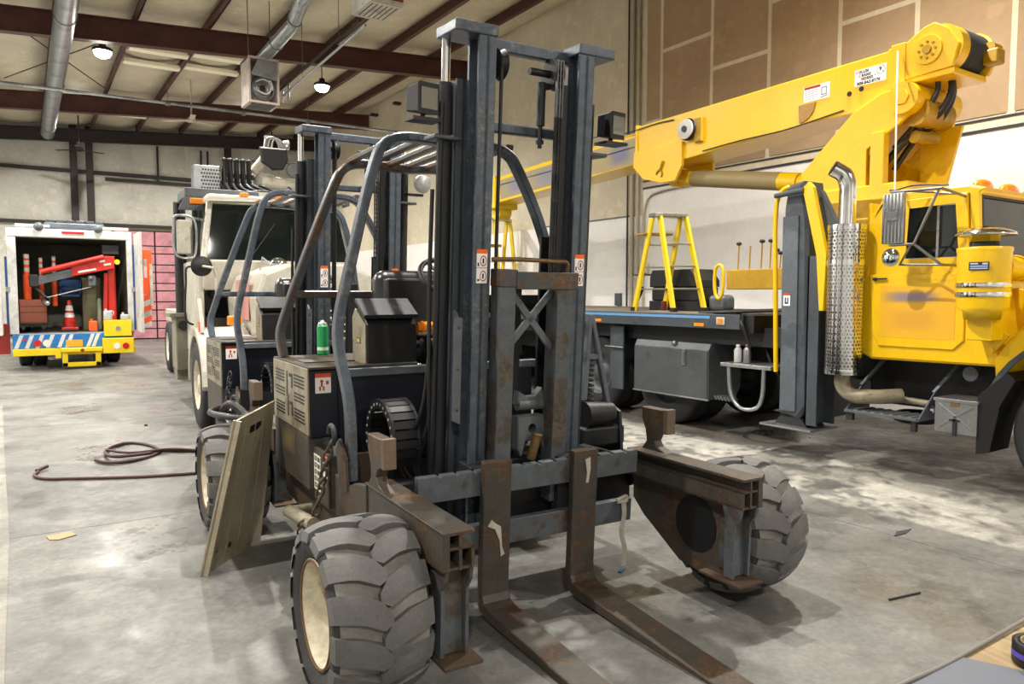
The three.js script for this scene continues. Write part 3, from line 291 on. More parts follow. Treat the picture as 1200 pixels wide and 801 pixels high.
    part(ca, 'carriage_bar', ext(poly, 'z', .26, .30, .002), M.bluerust, 'notched upper carriage bar'); part(ca, 'carriage_bar', [b6(-.62, .605, -.095, .025, .26, .30, .004)], M.bluerust); for (const q of [-.25, .15]) part(ca, 'carriage_plate', b6(q, q + .1, -.09, .29, .2, .262, .004), M.darkgrey);
    for (const [x0, x1] of [[-.325, -.175], [.185, .335]]) { const f = part(ca, 'fork', ext([[.302, .335], [.302, -.3], [.308, -.36], [.33, -.39], [.4, -.405], [.9, -.39], [1.5, -.361], [1.51, -.35], [1.5, -.345], [.9, -.35], [.42, -.35], [.37, -.34], [.352, -.31], [.347, -.25], [.342, .335]], 'x', x0, x1, .004), M.brown, 'rusty brown steel fork'); part(f, 'paint_mark', ext((x0 < 0 ? [[.0, .06], [.02, .04], [.05, .02], [.06, -.08], [.075, -.12], [.055, -.13], [.045, -.05], [.02, .01], [-.02, .03]] : [[.02, .29], [.05, .3], [.055, .24], [.045, .17], [.03, .17], [.035, .22]]).map(q => [q[0] + x0 + .045, q[1]]), 'z', .341, .349), M.pale); part(f, 'fork_hook', b6(x0 + .03, x1 - .03, .29, .325, .25, .305, .005), M.brown); }
    part(ca, 'torn_tag', [sweep([[.54, .03, .31], [.545, -.05, .318], [.53, -.14, .32], [.55, -.24, .33], [.545, -.33, .335]], .03, .004, [1, 0, 0], 16), tube([[.5, .03, .305], [.56, .045, .31], [.56, .02, .31], [.5, .02, .306]], .01)], M.pale, 'torn white strap');
    // forged latch between the posts
    part(t, 'latch_casting', [cyl([-.02, .99, -.5], [.15, .985, -.5], .032, .032, 16), ext([[-.03, .93], [.13, .93], [.15, .83], [.17, .8], [.15, .72], [.12, .76], [.1, .8], [.02, .8], [-.01, .72], [-.03, .76]], 'z', -.54, -.47, .006, [[.055, .865, .03]]), ext([[-.03, .99], [-.02, 1.06], [.03, 1.03], [.08, 1.03], [.12, 1.07], [.14, .99]], 'z', -.53, -.48, .004)], M.grey, 'forged grey latch casting'); part(t, 'latch_pin', cyl([.04, .71, -.46], [.065, .84, -.43], .024), M.pin); part(t, 'tilt_block', b6(-.1, .22, .4, .72, -.6, -.5, .02), M.black);
    // linkage on the far side
    part(t, 'linkage_bracket', [beam([.655, 1.43, -.8], [.615, .93, -.8], .03, .04), beam([.665, 1.43, -.8], [.79, .9, -.8], .03, .035), beam([.63, 1.18, -.8], [.71, 1.18, -.8], .03, .03, [0, 1, 0])], M.slateL, 'pale A-shaped linkage bracket');
    part(t, 'coil_spring', [...Array(9)].map((_, i) => torus(.035, .008, .67, .92 + i * .03, -.84, 'y', 16)), M.black); part(t, 'hydraulic_motor', [cyl([.58, .85, -.75], [.78, .85, -.75], .08, .06), b6(.55, .85, .66, .78, -.95, -.7, .02), ext([[-.95, .62], [-.95, .86], [-.85, .92], [-.7, .86], [-.68, .62]], 'x', .8, .82)], M.black); part(t, 'fender_plate', [ext([[.25, .56], [.25, .68], [.5, .71], [.66, .66], [.74, .55]], 'z', -.64, -.56, .004)], M.black);
    part(t, 'tan_pipe', [cyl([-.97, .36, -1.35], [-.97, .42, -.85], .035), cyl([-.97, .36, -1.38], [-.82, .36, -1.38], .02)], M.tan); chainLinks(t, [[-.9, .84, -.78], [-.92, .7, -.82], [-.935, .55, -.87], [-.96, .43, -.9], [-1.0, .41, -.93], [-1.0, .25, -1.0]], .026, 13, M.brown); part(t, 'chain_hook', torus(.045, .013, -.895, .87, -.78, 'x', 16, 4.2), M.darkgrey);
  } else {
    part(t, 'hose_tangle', [tube([[-.9, .62, -.9], [-1.02, .66, -.5], [-.98, .78, -.3], [-.9, .7, -.1], [-1.0, .72, .2]], .03), tube([[-.88, .7, -.8], [-1.1, .72, -.4], [-1.05, .75, .1], [-.9, .74, .3]], .022)], M.hose); chainLinks(t, [[-.9, .95, -.75], [-.93, .8, -.7], [-.95, .7, -.65]], .025, 7, M.darkgrey);
    part(t, 'front_plate', ext([[-.86, .3], [-.86, .84], [-.62, .8], [-.6, .3]], 'z', -.62, -.6), M.black);
  }
  return t;
}
makeForklift([2.072, 0, -2.611], 'forklift with rusty forks, notched carriage bar and rusty guard slats, standing foremost', false);
makeForklift([2.15, 0, -5.05], 'forklift standing behind the one whose rusty forks show, in front of the white lorry', true);
// leaning plate and spray can
{ const A = V(-1.40, .0, -1.58), B = V(-1.0, .0, -2.04), C2 = V(-.925, .9, -1.90), E = V(-1.2, .84, -1.62); const nrm = B.clone().sub(A).cross(E.clone().sub(A)).normalize(); const q = (u, v, d = 0) => A.clone().multiplyScalar((1 - u) * (1 - v)).addScaledVector(B, u * (1 - v)).addScaledVector(C2, u * v).addScaledVector(E, (1 - u) * v).addScaledVector(nrm, d);
  const t = thing('leaning_ramp_plate', 'tan ribbed metal plate leaning against the side of the forklift', 'metal plate', [2.072, 0, -2.611], -3.158 * D);
  const slab = (u0, u1, v0, v1, d0, d1) => { const c = [q(u0, v0, d0), q(u1, v0, d0), q(u1, v1, d0), q(u0, v1, d0), q(u0, v0, d1), q(u1, v0, d1), q(u1, v1, d1), q(u0, v1, d1)]; const f = [[0, 3, 2, 1], [4, 5, 6, 7], [0, 1, 5, 4], [1, 2, 6, 5], [2, 3, 7, 6], [3, 0, 4, 7]]; const p = []; for (const [a, b, cc, d] of f) for (const k of [a, b, cc, a, cc, d]) p.push(c[k].x, c[k].y, c[k].z); const g = new THREE.BufferGeometry(); g.setAttribute('position', new THREE.Float32BufferAttribute(p, 3)); g.computeVertexNormals(); return g; };
  part(t, 'plate', slab(0, 1, 0, 1, 0, .012), M.plate); for (const u of [.3, .52, .74]) part(t, 'rib', [slab(u, u + .012, .03, .93, .0, .017)], M.plate); part(t, 'folded_edge', slab(0, .03, 0, 1, -.01, .04), M.plate);
  for (const [u, v] of [[.12, .12], [.12, .5], [.35, .1], [.33, .55], [.75, .8]]) part(t, 'bolt_hole', slab(u, u + .05, v, v + .035, .0121, .0135), M.black); part(t, 'hand_slot', slab(.4, .68, .86, .91, .0121, .014), M.black);
}
{ const t = thing('spray_can', 'green and white spray can standing on the tan hood top', 'can', [2.072, 1.1725, -2.611], -3.158 * D); const o = [-.63, 0, -1.84]; part(t, 'body', lathe([[0, 0], [.033, 0], [.034, .01], [.034, .175], [.03, .185], [0, .185]], o, 'y', 20), M.green); part(t, 'label_band', lathe([[.0345, .03], [.0345, .05]], o, 'y', 20), std('#cfe3d4', .4)); part(t, 'cap', lathe([[.03, .185], [.026, .2], [.02, .205], [.012, .207], [.012, .215], [0, .215]], o, 'y', 16), M.alu); }
// ---------- yellow crane lorry ----------
const lorryWheel = (t, name, x0, x1, y, z, R, rimMat, wp = wpart) => { const w = x1 - x0, c = (x0 + x1) / 2; const ti = wp(t, name, lathe([[R * .56, -w / 2], [R * .75, -w / 2 - .012], [R * .93, -w / 2], [R, -w * .38], [R, -w * .2], [R - .012, -w * .19], [R - .012, -w * .16], [R, -w * .15], [R, w * .15], [R - .012, w * .16], [R - .012, w * .19], [R, w * .2], [R, w * .38], [R * .93, w / 2], [R * .75, w / 2 + .012], [R * .56, w / 2]], [c, y, z], 'x', 40), M.tireblack); wp(ti, 'rim', lathe([[R * .57, -w / 2], [R * .5, -w / 2 + .02], [R * .48, -w / 2 + .08], [R * .25, -w / 2 + .1], [R * .22, -w / 2 + .02], [0, -w / 2 + .01]], [c, y, z], 'x', 32), rimMat); wp(ti, 'inner_rim', lathe([[R * .57, w / 2], [R * .5, w / 2 - .02], [R * .48, w / 2 - .08], [0, w / 2 - .1]], [c, y, z], 'x', 32), rimMat); return ti; };
{
  const T = thing('crane_lorry', 'yellow crane lorry with telescopic boom parked along the right wall', 'crane truck', [7.4, 0, -6]);
  const W = (n, g, m, l, k) => wpart(T, n, g, m, l, k);
  W('chassis', [b6(6.95, 7.1, .7, 1.0, -13.2, -1.3), b6(7.7, 7.85, .7, 1.0, -13.2, -1.3), b6(6.95, 7.85, .72, .95, -5.2, -5.0), b6(6.9, 7.9, .5, 1.2, -4.9, -4.3, .02)], M.black);
  // deck
  const dk = W('deck', [b6(6.22, 8.6, 1.2, 1.3, -13.4, -5.1), b6(6.4, 8.4, 1.0, 1.2, -13.4, -4.5)], M.darkgrey, 'flat load deck');
  for (let i = 0; i < 12; i++) wpart(dk, 'deck_plank', b6(6.25 + i * .195, 6.435 + i * .195, 1.3, 1.338 + (i % 3) * .002, -13.4, -5.3, .004), M.deckwood);
  wpart(dk, 'edge_rail', [b6(6.19, 6.23, 1.18, 1.335, -13.4, -5.1, .006)], M.slate, 'slate grey deck edge'); wpart(dk, 'blue_stripe', b6(6.186, 6.191, 1.285, 1.315, -13.3, -5.5), std('#5e93c4', .45), 'pale blue stripe'); wpart(dk, 'amber_reflector', b6(6.184, 6.19, 1.2, 1.235, -7.46, -7.3), M.amber); wpart(dk, 'amber_reflector', b6(6.184, 6.19, 1.2, 1.235, -5.72, -5.58), M.amber); const ml = wpart(dk, 'marker_light', b6(6.176, 6.19, 1.225, 1.305, -5.4, -5.29, .004), M.white); wpart(ml, 'amber_lens', b6(6.168, 6.178, 1.238, 1.292, -5.38, -5.31, .004), M.amber);
  wpart(dk, 'deck_corner', [b6(6.2, 6.23, 1.18, 1.335, -5.1, -5.06), b6(6.23, 8.5, 1.15, 1.33, -5.1, -4.95)], M.black);
  W('mud_flap', [b6(6.3, 6.9, .45, 1.15, -7.25, -7.2), b6(6.28, 6.3, .35, 1.15, -7.2, -6.98)], M.slate); W('flap_bar', cyl([6.26, .88, -7.3], [6.26, .88, -6.95], .012), M.steel);
  for (const z of [-6.35, -7.65, -11.5, -12.6]) for (const [a, b] of [[6.42, 6.7], [6.74, 7.0], [7.8, 8.06], [8.1, 8.38]]) lorryWheel(T, 'rear_wheel', a, b, .5, z, .5, M.greybox);
  lorryWheel(T, 'front_wheel', 6.24, 6.54, .52, -2.04, .52, M.greybox); lorryWheel(T, 'front_wheel', 8.2, 8.5, .52, -2.04, .52, M.greybox);
  // tool box
  const tb = W('tool_box', ext([[6.26, .38], [6.26, .93], [6.30, 1.0], [6.8, 1.06], [6.8, .5], [6.72, .38]], 'z', -6.75, -5.57, .006), M.greybox, 'grey steel side tool box'); wpart(tb, 'tool_box_door', b6(6.248, 6.262, .39, .925, -6.74, -5.58, .004), M.greybox); wpart(tb, 'latch', [b6(6.225, 6.25, .78, .9, -5.93, -5.9, .005), b6(6.235, 6.25, .74, .93, -5.945, -5.885, .004)], M.steel); wpart(tb, 'knob', sph(.035, 6.28, .985, -6.1), M.steel); wpart(tb, 'trim_edge', b6(6.245, 6.265, .375, .392, -6.76, -5.56), M.alu);
  for (let i = 0; i < 5; i++) W('tread_strip', beam([6.35, .44, -5.5 + i * .045], [6.35, .4, -5.47 + i * .045], .14, .012, [1, 0, 0]), M.grey);
  // side step
  const st = W('side_step', [b6(6.16, 6.6, .79, .83, -5.32, -4.68, .006)], M.alu, 'aluminium side step'); wpart(st, 'step_frame', [tube([[6.2, .79, -5.24], [6.2, .5, -5.2], [6.2, .38, -5.1], [6.2, .36, -4.98], [6.2, .4, -4.86], [6.2, .5, -4.81], [6.2, .79, -4.79]], .022, 40)], M.alu);
  // grab rail and outrigger
  W('grab_rail', [tube([[6.08, .8, -4.56], [6.06, 1.6, -4.57], [6.05, 2.3, -4.58], [6.05, 2.48, -4.55], [6.08, 2.56, -4.48], [6.14, 2.5, -4.44], [6.14, 2.2, -4.44]], .022, 50, 10), cyl([6.16, .8, -4.5], [6.14, 2.3, -4.47], .022)], M.yellow, 'tall yellow grab rail');
  const og = W('outrigger', [ext([[-4.52, .42], [-4.3, .36], [-4.2, .5], [-4.24, 2.2], [-4.3, 2.6], [-4.47, 2.57], [-4.5, 2.35]], 'x', 6.06, 6.4, .03), b6(6.4, 7.2, .35, .8, -4.55, -4.25, .02)], M.slate, 'slate grey folded outrigger leg');
  wpart(og, 'outrigger_face', [beam([6.052, .44, -4.4], [6.052, 2.28, -4.41], .012, .17, [1, 0, 0])], M.slateL); wpart(og, 'side_channel', [b6(6.06, 6.08, .33, 1.9, -4.22, -4.1), b6(6.33, 6.35, .33, 1.9, -4.22, -4.1), b6(6.06, 6.35, .33, 1.9, -4.22, -4.205)], M.slate); wpart(og, 'top_pin', cyl([6.0, 2.48, -4.55], [6.0, 2.5, -4.24], .025), M.slate); wpart(og, 'foot_plate', b6(5.98, 6.4, .28, .3, -4.66, -4.1), M.alu); wpart(og, 'foot_neck', ext([[-4.56, .3], [-4.5, .38], [-4.28, .38], [-4.2, .3]], 'x', 6.08, 6.35), M.darkgrey);
  sheet(og, 'warning_sticker', .075, .12, [6.043 - 7.4, 1.5, -4.43 + 6], [0, -PI / 2, 0], cvs(64, 96, (c, w, h) => { c.fillStyle = '#f3f1ee'; c.fillRect(0, 0, w, h); c.fillStyle = '#c23a30'; c.fillRect(0, 0, w, 18); c.fillStyle = '#1a1a1a'; c.fillRect(14, 34, 12, 46); c.fillRect(36, 34, 12, 46); c.fillRect(14, 70, 34, 12); }));
  W('link_arm', [ext([[-4.26, 2.52], [-4.2, 2.57], [-4.15, 2.52], [-4.0, 1.9], [-4.02, 1.4], [-4.06, 1.4], [-4.1, 1.9]], 'x', 6.0, 6.05, .004)], M.yellow, 'yellow link arm'); W('link_arm', ext([[-4.16, 2.5], [-3.95, 2.1], [-3.98, 1.95], [-4.2, 2.35]], 'x', 6.14, 6.2), M.slate);
  // control box with levers
  const cb = W('control_box', [b6(6.35, 6.6, 1.6, 1.81, -5.42, -4.7, .01)], M.yellowDull, 'yellow lever control box'); wpart(cb, 'guard_handle', tube([[6.4, 1.84, -5.52], [6.4, 1.87, -5.56], [6.4, 1.84, -5.61], [6.4, 1.55, -5.61], [6.4, 1.5, -5.56], [6.4, 1.55, -5.52]], .018, 48, 8, true), M.yellow);
  [[-5.35, .27, 1], [-5.2, .25, 0], [-5.05, .28, 1], [-4.94, .28, 1], [-4.87, .18, 1], [-4.82, .15, 1], [-4.74, .2, 1]].forEach(([z, h, k]) => { const l = wpart(cb, 'lever', cyl([6.45, 1.8, z], [6.45, 1.81 + h, z + .01], .008), M.yellowDull); if (k) wpart(l, 'knob', sph(.03, 6.45, 1.82 + h, z + .01, 1, .7, 1), M.black); });
  W('hose_loop', [tube([[6.3, 1.34, -5.75], [6.25, 1.36, -5.3], [6.3, 1.38, -4.9], [6.5, 1.4, -4.4]], .02), tube([[6.35, 1.34, -5.6], [6.3, 1.35, -5.2], [6.2, 1.25, -5.08], [6.25, 1.0, -5.0]], .018), tube([[6.6, 1.1, -5.1], [6.55, .8, -4.95], [6.7, .6, -4.8], [6.8, .9, -4.6]], .025)], M.hose);
  // exhaust
  const ex = W('exhaust_shield', [new THREE.CylinderGeometry(.155, .155, 1.32, 32, 1, true).translate(6.1, 1.5, -3.87)], std('#d2d4d5', .16, 1, { alphaMap: (() => { const q = T_perf.clone(); q.repeat.set(5, 7); q.needsUpdate = true; return q; })(), alphaTest: .5, side: THREE.DoubleSide }), 'perforated chrome heat shield', true); for (const y of [2.11, .84, 1.8]) wpart(ex, 'shield_band', lathe([[.157, 0], [.16, 0], [.16, .05], [.157, .05]], [6.1, y, -3.87]), M.chrome);
  W('muffler', cyl([6.1, .84, -3.87], [6.1, 2.15, -3.87], .125, .125, 24), M.chrome); W('exhaust_stack', [tube([[6.1, 2.15, -3.87], [6.1, 2.4, -3.87], [6.1, 2.52, -3.875], [6.08, 2.6, -3.9], [6.02, 2.66, -3.96]], .073, 40, 20)], M.chrome, 'chrome curved exhaust stack'); W('stack_mouth', cyl([6.03, 2.655, -3.955], [6.015, 2.667, -3.97], .066, .066, 20), M.black); W('exhaust_elbow', tube([[6.1, .86, -3.87], [6.1, .74, -3.87], [6.12, .66, -3.8], [6.2, .65, -3.65], [6.4, .66, -3.5]], .065, 30, 14), M.tan, 'heat-stained exhaust elbow');
  // cab
  const cab = W('cab', [ext([[-3.78, 1.02], [-3.86, 1.14], [-3.85, 1.5], [-3.74, 1.8], [-3.74, 1.72], [-2.9, 1.72], [-2.74, 1.6], [-2.65, .99], [-3.7, .98]], 'x', 6.24, 8.4, .02), ext([[-3.74, 2.2], [-3.66, 2.36], [-3.55, 2.42], [-2.95, 2.42], [-2.82, 2.38], [-2.86, 2.33], [-3.6, 2.33], [-3.7, 2.2]], 'x', 6.26, 8.36, .02), ext([[-3.84, 1.7], [-3.74, 2.25], [-3.62, 2.36], [-3.47, 2.36], [-3.47, 1.7]], 'x', 6.26, 6.31, .006), ext([[-3.84, 1.7], [-3.74, 2.25], [-3.62, 2.36], [-3.47, 2.36], [-3.47, 1.7]], 'x', 8.3, 8.35, .006), b6(6.3, 8.3, 1.7, 1.85, -3.83, -3.79), b6(6.28, 6.9, 1.7, 2.35, -3.79, -3.75), b6(7.8, 8.35, 1.7, 2.35, -3.79, -3.75)], M.yellow, 'yellow cab body');
  wpart(cab, 'door', ext([[-3.68, 1.2], [-3.62, 1.1], [-3.0, 1.1], [-2.92, 1.18], [-2.92, 1.72], [-3.72, 1.72]], 'x', 6.222, 6.245, .006), M.yellow, 'yellow cab door'); const df = wpart(cab, 'door_frame', [ext([[-3.5, 1.7], [-3.46, 2.34], [-2.94, 2.35], [-2.9, 1.7]], 'x', 6.235, 6.275, .005, [[[-3.42, 1.84], [-3.4, 2.27], [-3.02, 2.28], [-2.98, 1.84]]]), b6(6.245, 6.27, 1.7, 1.74, -3.5, -2.9)], M.yellow); wpart(cab, 'side_window', b6(6.252, 6.258, 1.83, 2.29, -3.44, -2.97), M.glassDk, 'dark cab side window'); wpart(cab, 'window_frame', [b6(6.243, 6.25, 1.83, 2.28, -3.17, -3.15), b6(6.243, 6.25, 1.835, 1.85, -3.43, -2.97), b6(6.243, 6.25, 1.83, 2.28, -2.99, -2.975), b6(6.243, 6.25, 2.265, 2.28, -3.16, -2.98)], M.alu); wpart(cab, 'door_handle', [b6(6.195, 6.21, 1.675, 1.69, -3.68, -3.55, .005), cyl([6.2, 1.68, -3.66], [6.225, 1.68, -3.66], .015)], M.darkgrey);
  sheet(cab, 'faded_door_panel', .62, .44, [6.2205 - 7.4, 1.40, -3.3 + 6], [0, -PI / 2, 0], softPrint([.90, .68, .13], [[.42, .78, .34, .1, [.55, .48, .52]], [.45, .35, .32, .2, [.84, .62, .18]]]), 'faded lettering panel');
  // windscreen faces forward
  wpart(cab, 'windscreen_frame', [beam([6.275, 1.68, -2.86], [6.285, 2.37, -2.9], .05, .07), beam([8.34, 1.68, -2.86], [8.33, 2.37, -2.9], .05, .07), beam([6.27, 1.69, -2.83], [8.35, 1.69, -2.83], .06, .05, [0, 0, 1]), beam([6.27, 2.36, -2.87], [8.35, 2.36, -2.87], .06, .05, [0, 0, 1])], M.yellow); wpart(cab, 'windscreen', ext([[-2.845, 1.7], [-2.885, 2.37], [-2.891, 2.37], [-2.851, 1.7]], 'x', 6.31, 8.32), M.glassDk); wpart(cab, 'windscreen_seal', [beam([6.315, 1.72, -2.835], [6.325, 2.33, -2.872], .03, .015, [1, 0, 0]), beam([6.31, 2.325, -2.872], [8.3, 2.325, -2.872], .015, .03, [0, 0, 1]), beam([6.31, 1.725, -2.835], [8.3, 1.725, -2.835], .015, .03, [0, 0, 1])], M.black);
  wpart(cab, 'cab_seat', [b6(6.5, 7.0, 1.3, 1.5, -3.6, -3.1, .05), b6(6.5, 7.0, 1.5, 2.1, -3.7, -3.55, .05)], M.vinyl);
  for (const x of [6.5, 6.95, 7.4, 7.85, 8.2]) wpart(cab, 'marker_light', sph(.1, x, 2.415, -2.95, 1.35, .6, .6), M.amber, 'amber roof marker lamp');
  wpart(cab, 'roof_wire', [tube([[6.3, 2.43, -3.6], [6.28, 2.46, -3.4], [6.27, 2.43, -3.1]], .006)], M.black);
  // bonnet and wing
  const hd = W('bonnet', [ext([[6.75, .9], [6.7, 1.4], [6.85, 1.62], [7.1, 1.68], [7.55, 1.68], [7.8, 1.62], [7.95, 1.4], [7.9, .9]], 'z', -2.74, -1.2, .02), b6(6.6, 8.05, 1.0, 1.6, -2.8, -2.6, .02)], M.yellow, 'yellow bonnet');
  for (const x of [6.2, 8.0]) { const arch = (r0, r1) => { const p = []; for (let a = 200; a >= -10; a -= 10) p.push([-2.04 - r1 * Math.cos((180 - a) * D) * -1, .52 + r1 * Math.sin(a * D)]); return p; }; const ring = []; for (let a = 160; a >= 0; a -= 10) ring.push([-2.04 + .66 * Math.cos(a * D), .62 + .62 * Math.sin(a * D)]); const out = []; for (let a = 0; a <= 150; a += 10) out.push([-2.04 + .72 * Math.cos(a * D), .66 + .84 * Math.sin(a * D)]); W('wing', ext([...ring, ...out, [-2.68, 1.04]], 'x', x, x + .45, .01), M.yellow, 'yellow front wing'); W('wing_edge', ext([...ring.map(p => [p[0], p[1]]), ...ring.slice().reverse().map(p => [-2.04 + (p[0] + 2.04) * 1.06, .62 + (p[1] - .62) * 1.06])], 'x', x - .01, x + .02), M.slate); }
  W('wing_bracket', [beam([6.2, 1.12, -2.7], [6.2, 1.25, -2.6], .03, .05), cyl([6.17, 1.12, -2.7], [6.22, 1.12, -2.7], .025)], M.yellow); W('mudflap', ext([[-2.78, .3], [-2.78, .76], [-2.58, .96], [-2.52, .9], [-2.62, .7], [-2.68, .33]], 'x', 6.18, 6.5, .004), M.black, 'black front mudflap');
  // air cleaner
  const ac = W('air_cleaner', lathe([[0, 1.36], [.12, 1.36], [.13, 1.42], [.175, 1.45], [.178, 1.86], [.182, 1.87], [.182, 1.895], [.17, 1.9], [0, 1.905]], [6.02, 0, -2.7]), M.yellow, 'yellow canister air cleaner'); wpart(ac, 'chrome_band', lathe([[.178, 1.6], [.183, 1.6], [.183, 1.635], [.178, 1.635]], [6.02, 0, -2.7]), M.chrome); wpart(ac, 'chrome_band', lathe([[.178, 1.53], [.183, 1.53], [.183, 1.565], [.178, 1.565]], [6.02, 0, -2.7]), M.chrome); wpart(ac, 'neck', lathe([[.1, 1.9], [.095, 1.99], [0, 1.99]], [6.02, 0, -2.7]), M.black); wpart(ac, 'rain_cap', lathe([[0, 2.06], [.06, 2.055], [.15, 2.03], [.2, 2.005], [.205, 1.985], [.19, 1.99], [.1, 1.985], [.1, 1.94], [0, 1.94]], [6.02, 0, -2.7]), M.chrome, 'chrome rain cap'); wpart(ac, 'intake_duct', [cyl([6.15, 1.75, -2.62], [6.6, 1.72, -2.45], .085), torus(.088, .012, 6.25, 1.745, -2.585, 'x')], M.yellow); wpart(ac, 'bracket', b6(6.0, 6.25, 1.2, 1.4, -2.8, -2.62, .01), M.yellow);
  { const s = sheet(ac, 'data_plate', .13, .062, [0, 0, 0], [0, 0, 0], cvs(128, 64, (c, w, h) => { c.fillStyle = '#26262e'; c.fillRect(0, 0, w, h); c.fillStyle = '#c9cfe0'; c.fillRect(8, 8, 50, 10); c.fillRect(84, 8, 34, 12); c.fillStyle = '#8ea0c8'; c.fillRect(8, 26, 110, 14); c.fillStyle = '#b9bedc'; c.fillRect(8, 46, 110, 8); })); const a = -1.32; s.position.set(6.02 + .181 * Math.sin(a) - 7.4, 1.755, -2.7 + .181 * Math.cos(a) * 1 + 6); s.rotation.y = a; }
  // mirrors
  const mi = W('side_mirror', [b6(5.94, 5.98, 1.96, 2.37, -3.46, -3.28, .01)], M.alu, 'tall ribbed chrome door mirror'); for (let i = 0; i < 6; i++) wpart(mi, 'mirror_rib', b6(5.932, 5.942, 1.97, 2.36, -3.45 + i * .029, -3.435 + i * .029), M.chrome); wpart(mi, 'mirror_arm', [...polyTube([[5.96, 2.38, -3.4], [5.96, 2.37, -3.0], [6.24, 2.32, -2.95]], .011), ...polyTube([[5.96, 2.36, -3.02], [5.96, 1.95, -3.2], [5.96, 1.95, -3.4]], .011), ...polyTube([[5.96, 1.95, -3.2], [6.0, 1.78, -3.0], [6.24, 1.78, -3.0]], .011), ...polyTube([[5.96, 1.95, -3.22], [6.0, 1.79, -3.33], [6.0, 1.78, -3.0]], .009), ...polyTube([[5.97, 2.4, -3.42], [6.24, 2.38, -3.2], [6.24, 2.34, -2.98]], .008)], M.steel); wpart(mi, 'round_mirror', [sph(.075, 5.95, 1.85, -3.38, .35, 1, 1, 20)], M.mirror, 'round convex mirror'); wpart(mi, 'mirror_clamp', b6(5.925, 5.945, 2.14, 2.22, -3.42, -3.32, .008), M.steel);
  // cab steps, small box
  const cs = W('cab_step', [b6(6.1, 6.4, .5, .525, -3.85, -3.2, .004)], M.grey, 'grey step under the cab'); for (let i = 0; i < 7; i++) wpart(cs, 'step_tread', b6(6.11, 6.39, .525, .532, -3.76 + i * .08, -3.73 + i * .08), M.alu); for (const z of [-3.85, -3.205]) wpart(cs, 'step_bracket', [ext([[6.1, .5], [6.38, .74], [6.4, .5]], 'z', z, z + .012, 0, [[6.33, .585, .035]]), beam([6.36, .72, z], [6.6, .98, z + .1], .03, .03)], M.slateL); wpart(cs, 'step_foot', [b6(6.12, 6.16, .43, .5, -3.84, -3.78), b6(6.12, 6.16, .41, .5, -3.26, -3.22)], M.darkgrey); W('air_tank', [cyl([6.75, .72, -3.9], [6.75, .72, -3.2], .12, .12, 18), b6(6.6, 6.95, .55, 1.0, -3.9, -2.7)], M.black); W('drive_tube', cyl([6.5, .62, -3.65], [6.5, .6, -3.2], .03), M.tan); W('brake_chamber', torus(.15, .05, 6.85, .42, -3.6, 'y'), M.tireblack); W('fuel_cap', cyl([6.42, .9, -2.95], [6.5, .9, -2.95], .06), M.grey);
  const sb = W('battery_box', [b6(6.16, 6.5, .44, .69, -3.09, -2.77, .006), b6(6.15, 6.51, .69, .715, -3.1, -2.76, .004)], M.alu, 'pressed aluminium battery box'); for (const s of [0, 1]) wpart(sb, 'pressed_rib', beam([6.158, s ? .48 : .67, -3.06], [6.158, s ? .67 : .48, -2.8], .012, .016, [1, 0, 0]), M.alu); wpart(sb, 'clasp', [b6(6.145, 6.16, .42, .56, -2.945, -2.915, .004), b6(6.145, 6.16, .54, .555, -2.97, -2.89)], M.darkgrey); wpart(sb, 'rusty_label', b6(6.157, 6.16, .655, .7, -2.97, -2.9), M.pin);
  // turret
  const tu = W('turret', [ext([[-5.08, 2.85], [-4.5, 3.38], [-4.2, 3.52], [-3.94, 3.55], [-3.82, 3.48], [-3.82, 3.34], [-4.0, 3.2], [-4.33, 3.0], [-4.33, 2.62], [-5.0, 2.62]], 'x', 7.12, 7.17, .005), ext([[-5.08, 2.85], [-4.2, 3.52], [-3.82, 3.48], [-3.82, 3.34], [-3.9, 2.62], [-5.0, 2.62]], 'x', 7.78, 7.83, .005), b6(7.1, 7.85, 2.48, 2.64, -5.0, -3.88, .02), b6(7.15, 7.8, 2.64, 3.0, -4.6, -4.5)], M.yellow, 'yellow crane turret'); wpart(tu, 'turret_post', b6(7.1, 7.2, 2.62, 3.15, -4.28, -4.14, .008), M.yellow); wpart(tu, 'turret_gusset', ext([[-4.12, 2.62], [-4.12, 3.2], [-3.72, 3.2], [-3.86, 2.62]], 'x', 7.74, 7.78), M.yellow); wpart(tu, 'slew_ring', cyl([7.45, 2.3, -4.45], [7.45, 2.48, -4.45], .5, .5, 32), M.yellowDull); wpart(tu, 'pedestal', [b6(6.95, 7.95, 1.0, 2.3, -4.9, -4.0, .02)], M.yellowDull); wpart(tu, 'pivot_boss', [cyl([7.06, 3.42, -3.95], [7.9, 3.42, -3.95], .15, .15, 28), cyl([7.04, 3.42, -3.95], [7.08, 3.42, -3.95], .07, .07, 6)], M.yellow); wpart(tu, 'hydraulic_hose', [tube([[7.4, 3.75, -3.72], [7.4, 3.5, -3.66], [7.4, 3.3, -3.75], [7.35, 3.15, -3.95], [7.3, 2.9, -4.2], [7.3, 2.7, -4.35]], .035, 40), tube([[7.5, 3.75, -3.74], [7.5, 3.45, -3.7], [7.5, 3.25, -3.8], [7.45, 3.1, -4.0], [7.4, 2.8, -4.2]], .03, 40), tube([[7.32, 3.7, -3.8], [7.32, 3.5, -3.75], [7.3, 3.3, -3.85], [7.3, 3.0, -4.15]], .025, 40)], M.hose); wpart(tu, 'motor', [cyl([7.2, 3.3, -3.9], [7.7, 3.3, -3.9], .14, .14, 18), cyl([7.3, 3.08, -3.95], [7.6, 3.08, -3.9], .06, .06, 14)], M.yellowDull);
